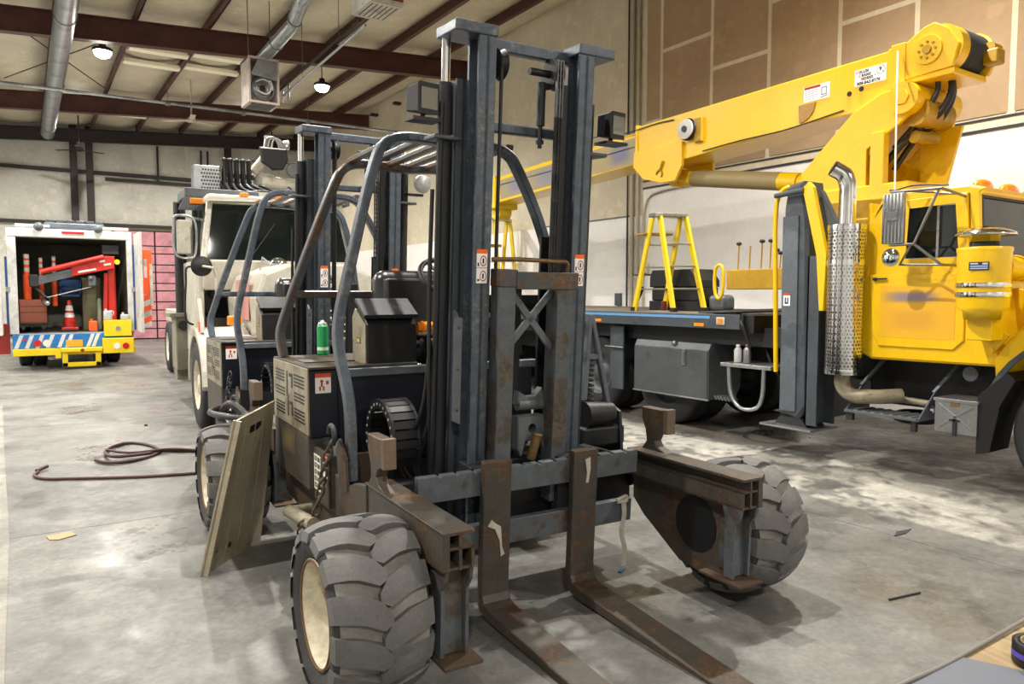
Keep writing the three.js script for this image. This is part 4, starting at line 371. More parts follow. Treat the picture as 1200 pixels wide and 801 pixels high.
  // boom
  const bo = W('boom', [ext([[-7.72, 3.3], [-7.7, 3.85], [-4.06, 3.92], [-3.98, 3.5], [-4.4, 3.4], [-5.1, 3.39], [-6.5, 3.3], [-6.83, 3.28]], 'x', 7.15, 7.7, .006), ext([[-7.74, 3.3], [-7.55, 3.12], [-7.2, 3.02], [-6.95, 3.02], [-6.83, 3.2], [-6.83, 3.5], [-7.72, 3.5]], 'x', 7.11, 7.16, .005), ext([[-7.74, 3.3], [-7.55, 3.12], [-7.2, 3.02], [-6.95, 3.02], [-6.83, 3.2], [-6.83, 3.5], [-7.72, 3.5]], 'x', 7.69, 7.74, .005)], M.yellow, 'yellow boom box section');
  wpart(bo, 'extension', ext([[-11.5, 3.19], [-11.5, 3.64], [-7.7, 3.8], [-7.7, 3.36]], 'x', 7.2, 7.65, .006), M.yellow, 'yellow boom extension section'); wpart(bo, 'boom_tip', [b6(7.17, 7.68, 3.1, 3.68, -11.7, -11.45, .02), cyl([7.3, 3.05, -11.6], [7.55, 3.05, -11.6], .14, .14, 20)], M.yellow2); wpart(bo, 'end_plate', [b6(7.11, 7.74, 3.44, 3.95, -4.1, -3.96, .006)], M.yellow); for (const z of [-7.7, -4.12]) wpart(bo, 'collar', b6(7.13, 7.72, z < -6 ? 3.28 : 3.42, z < -6 ? 3.87 : 3.93, z - .02, z + .02, .004), M.yellow);
  wpart(bo, 'edge_cable', [tube([[7.14, 3.83, -9.6], [7.13, 3.86, -8.6], [7.13, 3.8, -7.9], [7.13, 3.82, -7.3], [7.13, 3.81, -7.0]], .008, 40), tube([[7.13, 3.33, -6.5], [7.13, 3.36, -5.9], [7.13, 3.37, -5.3], [7.13, 3.44, -4.6]], .008, 40), tube([[7.19, 3.5, -11.4], [7.19, 3.55, -9.4], [7.19, 3.6, -7.8]], .005, 30)], M.hose);
  for (const [z, y] of [[-4.55, 3.6], [-4.42, 3.62]]) wpart(bo, 'bolt_hole', cyl([7.143, y, z], [7.152, y, z], .025), M.black); wpart(bo, 'hook_latch', [cyl([7.1, 3.2, -7.2], [7.1, 3.3, -7.15], .02), torus(.05, .012, 7.1, 3.14, -7.22, 'x', 14, 4)], M.yellowDull);
  const re = wpart(bo, 'cord_reel', [lathe([[0, -.05], [.12, -.05], [.125, -.04], [.125, -.03], [.1, -.02], [.1, .02], [.125, .03], [.125, .05], [0, .05]], [7.09, 3.63, -6.72], 'x', 30)], M.white, 'white cord reel'); wpart(re, 'reel_hub', cyl([7.02, 3.63, -6.72], [7.05, 3.63, -6.72], .04, .04, 8), M.darkgrey); wpart(re, 'reel_tyre', torus(.12, .02, 7.1, 3.63, -6.72, 'x'), M.black); wpart(re, 'reel_bracket', b6(7.1, 7.15, 3.45, 3.75, -6.62, -6.5, .01), M.yellowDull);
  const gp = part; { const pts = [[-5.14, 3.4], [-5.14, 3.6], [-4.93, 3.6]]; for (let i = 0; i <= 16; i++) { const a = i / 16 * PI / 2; const r = i % 2 ? .2 : .185; pts.push([-5.13 + r * Math.cos(a) * 1, 3.6 - r * Math.sin(a) - .0]); } wpart(bo, 'angle_quadrant', ext([[-5.14, 3.6], ...pts.slice(2)], 'x', 7.135, 7.149), std('#c99b5a', .8, 0, { map: T_grime }), 'worn toothed angle quadrant'); }
  sheet(bo, 'maker_decal', .34, .17, [7.1475 - 7.4, 3.735, -4.33 + 6], [0, -PI / 2, 0], cvs(512, 256, (c, w, h) => { c.fillStyle = '#f6f5f2'; c.fillRect(0, 0, w, h); c.strokeStyle = '#e8c838'; c.lineWidth = 8; c.strokeRect(4, 4, w - 8, h - 8); const put = (s, x, y, k) => { c.fillStyle = c.strokeStyle = k; c.lineWidth = 5; c.fillText(s, x, y); c.strokeText(s, x, y); }; const L = (s, x, y, f) => { c.font = 'bold ' + f + 'px sans-serif'; put(s[0], x, y, '#b81c28'); put(s.slice(1), x + f * .78, y, '#141418'); }; L('COLLIN', 26, 66, 54); L('CRANE', 70, 122, 58); L('WORKS', 110, 176, 58); c.fillStyle = '#c0202a'; c.font = 'bold 40px sans-serif'; c.fillText('&', 320, 150); c.fillStyle = '#1a1a1e'; c.font = 'bold 60px sans-serif'; put('808-842-8170', 46, 238, '#141418'); c.strokeStyle = '#1a1a1e'; c.lineWidth = 8; c.beginPath(); c.arc(424, 84, 62, 0, 7); c.stroke(); c.fillStyle = '#1a1a1e'; c.beginPath(); c.moveTo(390, 40); c.lineTo(440, 50); c.lineTo(415, 110); c.closePath(); c.fill(); c.fillRect(440, 104, 24, 16); }), 'white maker decal');
  sheet(bo, 'load_chart', .31, .16, [7.1475 - 7.4, 3.7, -4.93 + 6], [0, -PI / 2, 0], cvs(192, 96, (c, w, h) => { c.fillStyle = '#f4f3f0'; c.fillRect(0, 0, w, h); c.fillStyle = '#a02418'; c.fillRect(4, 2, 120, 16); c.fillStyle = '#9a9ab4'; for (let i = 0; i < 6; i++) c.fillRect(8, 26 + i * 11, 104 - (i % 3) * 12, 4); c.strokeStyle = '#3a3a4a'; c.lineWidth = 5; c.strokeRect(134, 26, 34, 44); c.beginPath(); c.moveTo(126, 86); c.lineTo(180, 78); c.stroke(); }), 'white load chart decal');
  sheet(bo, 'faded_lettering', 1.05, .36, [7.1975 - 7.4, 3.53, -8.3 + 6], [0, -PI / 2, .035], softPrint([.62, .55, .38], [[.68, .5, .2, .36, [.44, .43, .52]]]), 'faded lettering panel'); sheet(bo, 'faded_lettering', 2.2, .34, [7.1975 - 7.4, 3.46, -10.2 + 6], [0, -PI / 2, .04], softPrint([.57, .53, .43], [[.26, .5, .12, .36, [.47, .47, .55]], [.64, .5, .12, .36, [.5, .49, .54]]]));
  const lc = W('lift_cylinder', [cyl([7.42, 3.1, -7.1], [7.42, 2.82, -5.3], .105, .105, 20), cyl([7.42, 3.13, -7.25], [7.42, 3.1, -7.1], .13, .13, 20), cyl([7.42, 2.82, -5.3], [7.42, 2.78, -4.95], .085)], M.yellow, 'yellow boom lift cylinder'); wpart(lc, 'cylinder_wrap', cyl([7.42, 3.07, -6.9], [7.42, 2.86, -5.55], .107, .107, 20), std('#93825a', .5));
  // winch
  const wi = W('winch', [ext([[-3.98, 3.93], [-3.8, 4.04], [-3.7, 4.06], [-3.58, 3.98], [-3.48, 3.82], [-3.53, 3.62], [-3.98, 3.6]], 'x', 7.12, 7.17, .006), ext([[-3.98, 3.93], [-3.8, 4.04], [-3.66, 4.05], [-3.5, 3.95], [-3.42, 3.8], [-3.5, 3.62], [-3.98, 3.6]], 'x', 7.72, 7.77, .006), b6(7.14, 7.75, 3.56, 3.62, -3.98, -3.52, .01), cyl([7.16, 3.82, -3.68], [7.3, 3.82, -3.68], .22, .22, 28)], M.yellow, 'yellow winch housing'); wpart(wi, 'winch_drum', [lathe([[.19, 0], [.19, .4], [.15, .4], [0, .4]], [7.3, 3.82, -3.66], 'x', 30)], M.black, 'black rope drum'); wpart(wi, 'drum_rope', [...Array(9)].map((_, i) => torus(.192, .016, 7.33 + i * .042, 3.82, -3.66, 'x', 30, 2 * PI, 6)), std('#3a3a3c', .6)); wpart(wi, 'winch_flange', lathe([[0, 0], [.225, 0], [.225, .03], [0, .03]], [7.7, 3.82, -3.66], 'x', 30), M.yellow); const wp = wpart(wi, 'bolt_plate', cyl([7.1, 3.82, -3.75], [7.125, 3.82, -3.75], .13, .13, 24), M.yellow); for (let i = 0; i < 8; i++) { const a = i * PI / 4; wpart(wp, 'bolt', cyl([7.085, 3.82 + .075 * Math.sin(a), -3.75 + .075 * Math.cos(a)], [7.102, 3.82 + .075 * Math.sin(a), -3.75 + .075 * Math.cos(a)], .013, .013, 6), M.yellowDull); } wpart(wp, 'hub', cyl([7.08, 3.82, -3.75], [7.1, 3.82, -3.75], .04, .04, 12), M.yellowDull); wpart(wi, 'brake_block', [b6(7.55, 7.7, 3.68, 3.82, -3.48, -3.34, .02), cyl([7.6, 3.85, -3.44], [7.75, 3.85, -3.44], .05)], M.yellowDull);
  W('hoist_wire', polyTube([[7.05, 3.86, -4.0], [6.05, 2.4, -3.42], [5.97, 2.2, -3.37]], .009, 6), M.pale, 'pale hoist wire');
}
// ---------- things on the deck and steps ----------
function stepladder(name, label, x, z, h, y, group) { const t = thing(name, label, 'ladder', [x, y, z], 0, group); const w = h > 2 ? .3 : .25 * h / 1.2;
  // front rails spread in +z, climbing side faces -x
  const k = h > 2 ? 1.2 : h / 1.2, rail = (nm, a, b) => part(t, nm, beam(a, b, .035, .085 * Math.min(k, 1.3), [1, 0, 0]), M.yellow2); 
  const fa = s => [s * w * .9 - .06, 0, -.34 * k], fb = s => [s * w * .82, h, -.04 * k], ra = s => [s * w * .9 + .1, 0, .36 * k], rb = s => [s * w * .75 + .04, h, .05 * k];
  for (const s of [-1, 1]) { rail('front_rail', fa(s), fb(s)); rail('rear_rail', ra(s), rb(s)); part(t, 'foot', b6(fa(s)[0] - .03, fa(s)[0] + .03, 0, .05, fa(s)[2] - .05, fa(s)[2] + .04, .006), M.black); part(t, 'foot', b6(ra(s)[0] - .03, ra(s)[0] + .03, 0, .05, ra(s)[2] - .04, ra(s)[2] + .05, .006), M.black); }
  for (let i = 1; i <= 3; i++) { const q = i / 4.2, L = (a, b) => a.map((v, j) => v + (b[j] - v) * q); const a = L(fa(-1), fb(-1)), b = L(fa(1), fb(1)); part(t, 'tread', beam(a, b, .08, .02, [0, 0, 1]), M.alu); const c = L(ra(-1), rb(-1)), d = L(ra(1), rb(1)); part(t, 'rear_bar', beam(c, d, .02, .03, [0, 1, 0]), M.alu); }
  part(t, 'top_cap', b6(-w * .86 - .02, w * .86 + .03, h, h + .05, -.09 * k, .09 * k, .01), M.alu); part(t, 'shelf', b6(-w * .6 - .14, w * .55, h * .82, h * .84, -.3 * k, -.1 * k, .004), M.yellowDull); return t; }
{ const l = stepladder('stepladder', 'yellow fibreglass stepladder standing on the lorry deck', 6.6, -6.55, 1.14, 1.342, 'yellow ladders'); l.rotation.y = -.25; const k = stepladder('stepladder', 'yellow stepladder behind the forklift mast, beside the far white wall', 9.05, -14.25, 3.2, 0, 'yellow ladders'); k.rotation.y = .1; }
{ const t = thing('charcoal_grill', 'black lidded grill on a cart frame standing on the deck behind the ladder', 'grill', [7.1, 1.342, -6.75]); part(t, 'lid', ext([[-.42, .42], [-.38, .52], [.3, .52], [.42, .38], [.42, .3], [-.42, .3]], 'x', -.2, .2, .01), M.black); part(t, 'side_shelf', b6(-.2, .2, .46, .475, -.75, -.4), M.darkgrey); part(t, 'firebox', [b6(-.18, .18, .12, .3, -.4, .42, .02)], M.black); part(t, 'cabinet', [b6(-.2, .2, 0, .12, -.42, .5, .005)], M.black); part(t, 'side_arm', beam([-.15, .05, -.75], [-.15, .3, -.6], .04, .05), M.black); part(t, 'cover', b6(-.12, .12, 0, .2, .5, .75, .06), M.grey); }
solo('drink_can', lathe([[0, 0], [.03, 0], [.033, .008], [.033, .11], [.027, .12], [0, .12]], [0, 0, 0]), M.redDk, 'dark red drink can standing under the deck ladder', 'can', [6.75, 1.342, -6.75]);
solo('paper_sheet', b6(-.08, .08, 0, .004, -.09, .09), M.white, 'white paper sheet lying on the deck beside the ladder feet', 'paper', [6.5, 1.342, -6.5]);
[['white_bottle', M.white, 'white plastic bottle with a cap on the side step', -5.2, .13], ['silver_bottle', M.alu, 'silver bottle on the side step beside the white bottle', -5.08, .14]].forEach(([n, m, l, z, h]) => { const t = thing(n, l, 'bottle', [6.3, .83, z]); part(t, 'body', lathe([[0, 0], [.04, 0], [.042, .01], [.042, h], [.02, h + .03], [0, h + .03]], [0, 0, 0]), m); part(t, 'cap', lathe([[.022, h + .03], [.022, h + .06], [0, h + .06]], [0, 0, 0]), n[0] == 'w' ? M.pale : M.redDk); });
// ---------- white bonneted lorry ----------
M.locker = std('#8f8b79', .6, .1, { map: T_grime });
{
  const T = thing('white_lorry', 'white bonneted lorry with cluttered rack above its cab, parked facing the forklifts', 'truck', [2.87, 0, -9.0], -3.158 * D);
  const p = (n, g, m, l) => part(T, n, g, m, l); const sub = part;
  p('chassis', [b6(-.45, -.3, .6, .9, -7.9, 1.0), b6(.3, .45, .6, .9, -7.9, 1.0), b6(-1.0, 1.0, .5, .75, -1.6, -1.2)], M.black);
  for (const x of [-1.24, .94]) lorryWheel(T, 'front_wheel', x, x + .3, .51, 0, .51, M.cream, part); for (const z of [-5.8, -7.0]) for (const x of [-.9, .4]) lorryWheel(T, 'rear_wheel', x, x + .58, .51, z, .51, M.cream, part);
  const cab = p('cab', [ext([[-.98, .75], [-1.05, 2.0], [-.88, 2.72], [-.7, 2.84], [.7, 2.9], [.9, 2.78], [1.05, 2.0], [.98, .75]], 'z', -2.75, -2.68, .01), ext([[-2.7, .75], [-2.7, 2.0], [-1.2, 2.0], [-1.15, 1.85], [-1.2, .75]], 'x', -1.05, -.98, .01), ext([[-2.7, .75], [-2.7, 2.0], [-1.2, 2.0], [-1.15, 1.85], [-1.2, .75]], 'x', .98, 1.05, .01), b6(-.9, .9, 2.74, 2.88, -2.72, -1.35, .06), beam([-.98, 1.98, -1.16], [-.86, 2.76, -1.38], .08, .08), beam([.98, 1.98, -1.16], [.88, 2.8, -1.38], .08, .08), beam([-.98, 1.98, -2.0], [-.88, 2.76, -2.0], .05, .1), b6(-1.0, 1.0, 1.6, 2.0, -1.22, -1.12, .03)], M.pale, 'cream-white cab'); sub(cab, 'windscreen', ext([[-1.16, 2.0], [-1.365, 2.74], [-1.371, 2.74], [-1.166, 2.0]], 'x', -.93, .93), M.glassDk, 'dark windscreen'); sub(cab, 'side_window', [b6(-1.0, -.994, 2.0, 2.7, -2.0, -1.3)], M.glassDk); sub(cab, 'dashboard', b6(-.9, .9, 1.5, 2.02, -1.5, -1.22, .05), M.darkcab); sub(cab, 'cab_seat', [b6(-.7, -.2, 1.2, 2.3, -2.5, -2.3, .06), b6(.2, .7, 1.2, 2.3, -2.5, -2.3, .06)], M.darkcab); sub(cab, 'wiper', [beam([-.4, 2.03, -1.12], [-.05, 2.5, -1.27], .012, .012), beam([.3, 2.03, -1.12], [.6, 2.45, -1.26], .012, .012)], M.black); sub(cab, 'sun_visor', beam([-.9, 2.76, -1.24], [.9, 2.82, -1.24], .16, .02, [0, 0, 1]), M.offwhite); for (const x of [-.42, 0, .42]) sub(cab, 'marker_light', b6(x - .06, x + .06, 2.86, 2.91, -1.4, -1.34, .01), M.amber);
  const b = p('bonnet', [ext([[-.66, .8], [-.7, 1.5], [-.6, 1.78], [-.3, 1.9], [.3, 1.9], [.6, 1.78], [.7, 1.5], [.66, .8]], 'z', -1.18, .7, .03)], M.offwhite, 'white bonnet'); sub(b, 'grille', [b6(-.45, .45, .9, 1.6, .7, .73, .01)], M.darkgrey); for (let i = 0; i < 8; i++) sub(b, 'grille_bar', b6(-.43, .43, .95 + i * .08, .97 + i * .08, .73, .745), M.chrome); sub(b, 'air_box', [b6(.35, .95, 1.52, 1.74, -1.1, -.3, .04), b6(.3, 1.0, 1.75, 1.79, -1.1, -.2, .01)], M.pale); for (let i = 0; i < 6; i++) sub(b, 'vent_slot', b6(.42 + i * .08, .46 + i * .08, 1.56, 1.7, -.3, -.292), M.black); sub(b, 'pink_panel', b6(-.706, -.7, 1.25, 1.72, -.5, .3), std('#b9837c', .5), 'faded pinkish emblem'); sub(b, 'faded_panel', [b6(-.5, -.1, 1.25, 1.65, .735, .742)], std('#b07068', .5));
  for (const s of [-1, 1]) { const o = []; for (let a = 0; a <= 180; a += 15) o.push([.62 * Math.cos(a * D), .55 + .62 * Math.sin(a * D)]); const i = []; for (let a = 180; a >= 0; a -= 15) i.push([.57 * Math.cos(a * D), .5 + .57 * Math.sin(a * D)]); p('wing', ext([...o, ...i], 'x', s > 0 ? .7 : -1.26, s > 0 ? 1.26 : -.7, .01), M.pale); p('headlamp', [b6(s * .88 - .14, s * .88 + .14, .85, 1.1, .58, .66, .02)], M.lens); }
  const hm = p('bonnet_mirror', sph(.11, -.23, 1.92, -.3, 1, .8, .8, 20), M.mirror, 'convex chrome bonnet mirror'); sub(hm, 'stalk', polyTube([[-.32, 1.92, -.3], [-.42, 2.0, -.3], [-.46, 1.75, -.3]], .01), M.alu);
  p('bumper', [b6(-1.2, 1.2, .45, .72, .75, .85, .03)], M.chrome); p('indicator', b6(-.95, -.8, 1.2, 1.31, .3, .42, .02), M.amber, 'orange indicator lamp'); p('wing_beacon', [cyl([-1.2, 1.12, .2], [-1.2, 1.24, .2], .035), ], M.orange); p('wing_pole', cyl([-1.2, .9, .2], [-1.2, 1.12, .2], .02), M.black); p('wing_guard', [ext([[-.15, 1.1], [-.1, 1.5], [.05, 1.5], [.2, 1.3], [.3, 1.12]], 'x', -1.22, -1.18)], M.pale);
  const m = p('side_mirror', b6(-1.37, -1.22, 2.02, 2.42, -.42, -.34, .02), M.pale, 'cream door mirror'); sub(m, 'mirror_frame', [tube([[-1.39, 2.46, -.36], [-1.4, 2.4, -.36], [-1.4, 2.05, -.36], [-1.36, 1.99, -.36], [-1.2, 1.98, -.36], [-1.17, 2.05, -.36], [-1.17, 2.4, -.36], [-1.22, 2.46, -.36]], .014, 40, 8, true), ...polyTube([[-1.25, 2.46, -.36], [-.95, 2.5, -1.2]], .013), ...polyTube([[-1.25, 1.98, -.36], [-.98, 1.8, -1.1]], .013)], M.alu); const rm = p('round_mirror', [lathe([[0, 0], [.12, 0], [.12, .02], [.06, .05], [0, .055]], [-1.12, 1.88, -.3], 'z', 24)], M.black, 'round black-backed mirror'); sub(rm, 'mirror_stalk', polyTube([[-1.12, 1.88, -.24], [-1.0, 1.86, -.22], [-.96, 1.75, -.3], [-.96, 1.4, -.3]], .014), M.pale);
  p('exhaust_stack', [cyl([-1.13, .8, -2.55], [-1.13, 2.85, -2.55], .05), cyl([-1.05, .8, -2.7], [-1.05, 2.95, -2.7], .05)], M.darkgrey); p('grab_bar', tube([[-1.08, 1.9, -1.3], [-1.16, 1.9, -1.3], [-1.18, 1.7, -1.3], [-1.18, 1.2, -1.3], [-1.1, 1.15, -1.3]], .014), M.black);
  const bxs = p('side_locker', [b6(-1.2, -.8, .45, 1.25, -3.0, -2.45, .02), b6(-1.28, -.7, 1.22, 1.28, -3.1, -2.4, .01), b6(-1.18, -.8, .3, .46, -3.0, -2.6)], M.locker, 'weathered side lockers'); sub(bxs, 'round_lamp', cyl([-1.1, 1.1, -2.45], [-1.1, 1.1, -2.4], .07), M.black); sub(bxs, 'red_reflector', b6(-1.0, -.9, .78, .82, -2.45, -2.435), M.redlens); p('cargo_body', [b6(-.85, 1.0, 1.0, 1.25, -7.8, -3.0, .02)], M.offwhite);
  // rack above the cab
  const rk = p('rack_platform', [b6(-1.12, 1.15, 2.86, 2.98, -2.5, -1.7, .01), ext([[-1.12, 2.86], [-1.2, 2.68], [-.6, 2.68], [-.45, 2.86]], 'z', -1.75, -1.7), b6(-1.15, -1.09, 1.2, 2.9, -2.85, -2.78), b6(1.09, 1.15, 1.2, 2.9, -2.85, -2.78)], M.grey, 'grey rack platform'); sub(rk, 'amber_lamp', b6(-1.06, -.86, 2.76, 2.84, -1.695, -1.67, .02), M.amber); sub(rk, 'emblem_plate', b6(-.16, .14, 2.87, 2.97, -1.7, -1.68), M.pale); { const s = sheet(rk, 'letter_w', .1, .07, [-.01, 2.92, -1.676], [0, 0, 0], cvs(64, 48, (c, w, h) => { c.fillStyle = '#d9d4c4'; c.fillRect(0, 0, w, h); c.fillStyle = '#222'; c.font = 'bold 44px sans-serif'; c.fillText('W', 8, 40); })); }
  const cr = p('mesh_locker', [b6(-.96, -.62, 2.98, 3.34, -2.3, -2.0, .01)], M.alu, 'aluminium lattice locker'); for (let i = 0; i < 6; i++) for (let k = 0; k < 7; k++) sub(cr, 'lattice_hole', cyl([-.86 + k * .036 + (i % 2) * .018, 3.03 + i * .05, -2.0], [-.86 + k * .036 + (i % 2) * .018, 3.03 + i * .05, -1.996], .014, .014, 6), M.darkgrey);
  p('far_mesh_locker', [b6(.75, 1.0, 2.98, 3.4, -2.3, -2.0, .01)], M.tan);
  const vb = p('valve_block', [b6(-.6, -.1, 3.0, 3.08, -2.25, -1.95), b6(-.55, -.15, 3.2, 3.26, -2.15, -2.05)], M.black, 'black valve bank with hoses'); for (let i = 0; i < 5; i++) sub(vb, 'valve', [cyl([-.56 + i * .085, 3.04, -2.05], [-.56 + i * .085, 3.42, -2.05], .032), sph(.04, -.56 + i * .085, 3.44, -2.05), cyl([-.56 + i * .085, 3.05, -1.95], [-.56 + i * .085, 3.3, -1.95], .018)], M.black); for (let i = 0; i < 6; i++) sub(vb, 'hose', tube([[-.55 + i * .09, 3.1, -1.94], [-.5 + i * .09, 2.98 + .02 * i, -1.88], [-.3 + i * .09, 2.98, -1.85], [0 + i * .07, 3.02, -1.86], [.3, 3.0 + i * .02, -1.9]], .022), M.hose);
  const ck = p('folded_crane', [cyl([.0, 3.0, -2.2], [0, 3.3, -2.2], .16, .16, 20), cyl([-.05, 3.15, -2.1], [.42, 3.12, -2.1], .13, .13, 20), beam([-.15, 3.3, -2.1], [.1, 3.62, -2.1], .14, .16), beam([.05, 3.5, -2.1], [.05, 3.85, -2.1], .06, .08), ], M.pale, 'folded pale loader crane'); sub(ck, 'black_cover', [ext([[-.08, 3.66], [.3, 3.66], [.32, 3.5], [.25, 3.36], [.1, 3.34], [-.05, 3.45]], 'z', -2.04, -1.95, .02)], M.black); sub(ck, 'pipework', [...[0, 1, 2].map(i => tube([[.0 + i * .05, 3.66, -2.05], [.04 + i * .05, 3.8, -2.05], [.14 + i * .05, 3.82 - i * .02, -2.05], [.24 + i * .04, 3.7, -2.05], [.36, 3.68 + i * .05, -2.05]], .018)), cyl([.22, 3.72, -2.1], [.36, 3.76, -2.1], .06)], M.alu); const sl = sub(ck, 'spot_lamp', lathe([[0, -.08], [.06, -.07], [.105, -.01], [.11, .01], [0, .01]], [.4, 3.36, -1.98], 'z', 24), M.black); sub(sl, 'lamp_glass', lathe([[0, .012], [.1, .012], [.1, .016], [0, .02]], [.4, 3.36, -1.98], 'z', 24), M.grey);
}
// ---------- recovery van with open rear ----------
{
  const T = thing('recovery_van', 'white box van with open rear doors and yellow tail step', 'truck', [.86, 0, -18]); const W = (n, g, m, l) => wpart(T, n, g, m, l), s = wpart; const z = -18;
  const bd = W('box_body', [b6(-.26, -.2, .72, 2.82, -23.5, z), b6(1.92, 1.98, .72, 2.82, -23.5, z), b6(-.26, 1.98, 2.78, 2.84, -23.5, z, .02), b6(-.26, 1.98, .66, .74, -23.5, z), b6(-.2, 1.92, .74, 2.78, -21.3, -21.24)], M.white, 'white van body');
  s(bd, 'rear_frame', [b6(-.26, -.1, .74, 2.84, z, z + .06, .01), b6(1.88, 1.99, .74, 2.84, z, z + .06, .01), b6(-.26, 1.99, 2.7, 2.88, z, z + .07, .03)], M.white); s(bd, 'inner_lining', [b6(-.2, -.18, .74, 2.76, -21.2, z - .05), b6(1.9, 1.92, .74, 2.76, -21.2, z - .05), b6(-.2, 1.92, 2.74, 2.76, -21.2, z - .05), b6(-.2, 1.92, .742, .75, -21.2, z), b6(-.2, 1.92, .74, 2.76, -21.23, -21.2)], std('#8d8b7c', .7, 0, { map: T_grime })); s(bd, 'blue_edge', b6(-.3, -.24, .8, 2.3, z - .02, z + .05), M.blueDk); s(bd, 'blue_edge', b6(1.97, 2.02, .8, 2.6, z - .02, z + .05), M.blueDk); s(bd, 'stop_lamp', b6(.7, 1.1, 2.8, 2.84, z + .07, z + .085), M.redlens); s(bd, 'hinge', [b6(-.3, -.22, 1.6, 1.7, z + .02, z + .09), b6(1.95, 2.03, 1.6, 1.7, z + .02, z + .09)], M.alu);
  const rb = W('roof_light_bar', [b6(.4, 1.5, 2.92, 3.04, z - .5, z - .2, .03)], M.slateL, 'grey roof light bar'); for (let i = 0; i < 6; i++) s(rb, 'lamp_module', b6(.44 + i * .18, .59 + i * .18, 3.04, 3.1, z - .45, z - .25, .01), M.slate); W('roof_rail', [b6(-.1, .5, 2.93, 2.98, z - .3, z - .1), b6(1.4, 1.95, 2.93, 2.98, z - .3, z - .1)], M.white); for (const x of [.3, 1.36]) W('rear_work_lamp', [sph(.09, x, 2.92, z + .06, 1, 1, .8)], M.grey);
  // tail
  const tp = W('tail_panel', [b6(-.22, 1.95, .44, .73, z, z + .1, .01)], M.blue, 'blue tail panel with white stripes'); for (const x of [-.16, .02, .2, .38, .58, .72, 1.1, 1.2]) s(tp, 'white_stripe', ext([[x - .04, .45], [x + .03, .45], [x + .13, .72], [x + .06, .72]], 'z', z + .1, z + .104), M.white); s(tp, 'licence_plate', b6(.7, 1.0, .46, .6, z + .1, z + .108, .003), std('#e0982a', .5)); for (const [x, m] of [[.2, M.redlens], [.36, M.lens]]) s(tp, 'tail_lamp', cyl([x, .55, z + .1], [x, .55, z + .12], .07, .07, 18), m); s(tp, 'red_marker', cyl([.0, .62, z + .1], [0, .62, z + .115], .03), M.redlens);
  const bp = W('bumper', [b6(-.22, 1.98, .3, .44, z + .02, z + .2, .01), b6(.5, .6, .24, .44, z + .1, z + .24)], M.yellow2, 'yellow rear bumper'); s(bp, 'drop_step', [b6(.62, .72, .05, .42, z + .15, z + .25, .008), b6(1.22, 1.32, .05, .42, z + .15, z + .25, .008), b6(.62, 1.32, .05, .14, z + .15, z + .25, .008)], M.yellow2); s(bp, 'bumper_step', b6(.6, 1.34, .36, .43, z + .18, z + .3, .008), M.yellow2); s(bp, 'tow_eye', cyl([.98, .39, z + .3], [.98, .39, z + .31], .035), M.redDk);
  const yb = W('yellow_locker', [b6(1.36, 1.95, .3, .62, z + .06, z + .26, .01), b6(1.4, 1.92, .66, 1.0, z + .02, z + .2, .01)], M.yellow2, 'yellow corner locker'); for (const [x, m] of [[1.62, M.lens], [1.79, M.redlens]]) s(yb, 'corner_lamp', cyl([x, .45, z + .26], [x, .45, z + .28], .065, .065, 18), m); s(yb, 'lock', cyl([1.66, .82, z + .2], [1.66, .82, z + .22], .05), M.alu);
  for (const [a, b] of [[-.12, .12], [.14, .38], [1.3, 1.52], [1.54, 1.8]]) lorryWheel(T, 'rear_wheel', a, b, .42, z - 1.3, .42, M.greybox); W('underframe', [b6(.3, 1.4, .3, .66, -23, z - .1)], M.black);
  const rd = W('right_door', [b6(2.03, 2.09, .75, 2.84, z - .05, z + .85, .01)], M.white, 'open right rear door'); s(rd, 'orange_panel', b6(2.12, 2.33, 1.55, 2.5, z + .3, z + .36, .01), M.orange, 'orange board'); s(rd, 'striped_board', [b6(2.12, 2.3, .85, 1.5, z + .3, z + .34)], M.white); for (let i = 0; i < 3; i++) s(rd, 'orange_stripe', ext([[2.12, .9 + i * .24], [2.3, .98 + i * .24], [2.3, 1.1 + i * .24], [2.12, 1.02 + i * .24]], 'z', z + .34, z + .345), M.orange); s(rd, 'white_strip', b6(2.17, 2.23, 1.9, 2.3, z + .36, z + .363), M.white); s(rd, 'tail_trim', b6(2.28, 2.34, 1.3, 2.2, z + .3, z + .37), M.pale);
  const ld = W('left_door', [b6(-.42, -.36, .75, 2.7, z - .05, z + .8, .01)], M.white, 'open left rear door'); s(ld, 'orange_board', b6(-.5, -.43, .85, 1.5, z + .2, z + .6), M.orange); s(ld, 'dark_red_skirt', b6(-.46, -.26, .35, .95, z - .3, z + .1), M.redDk);
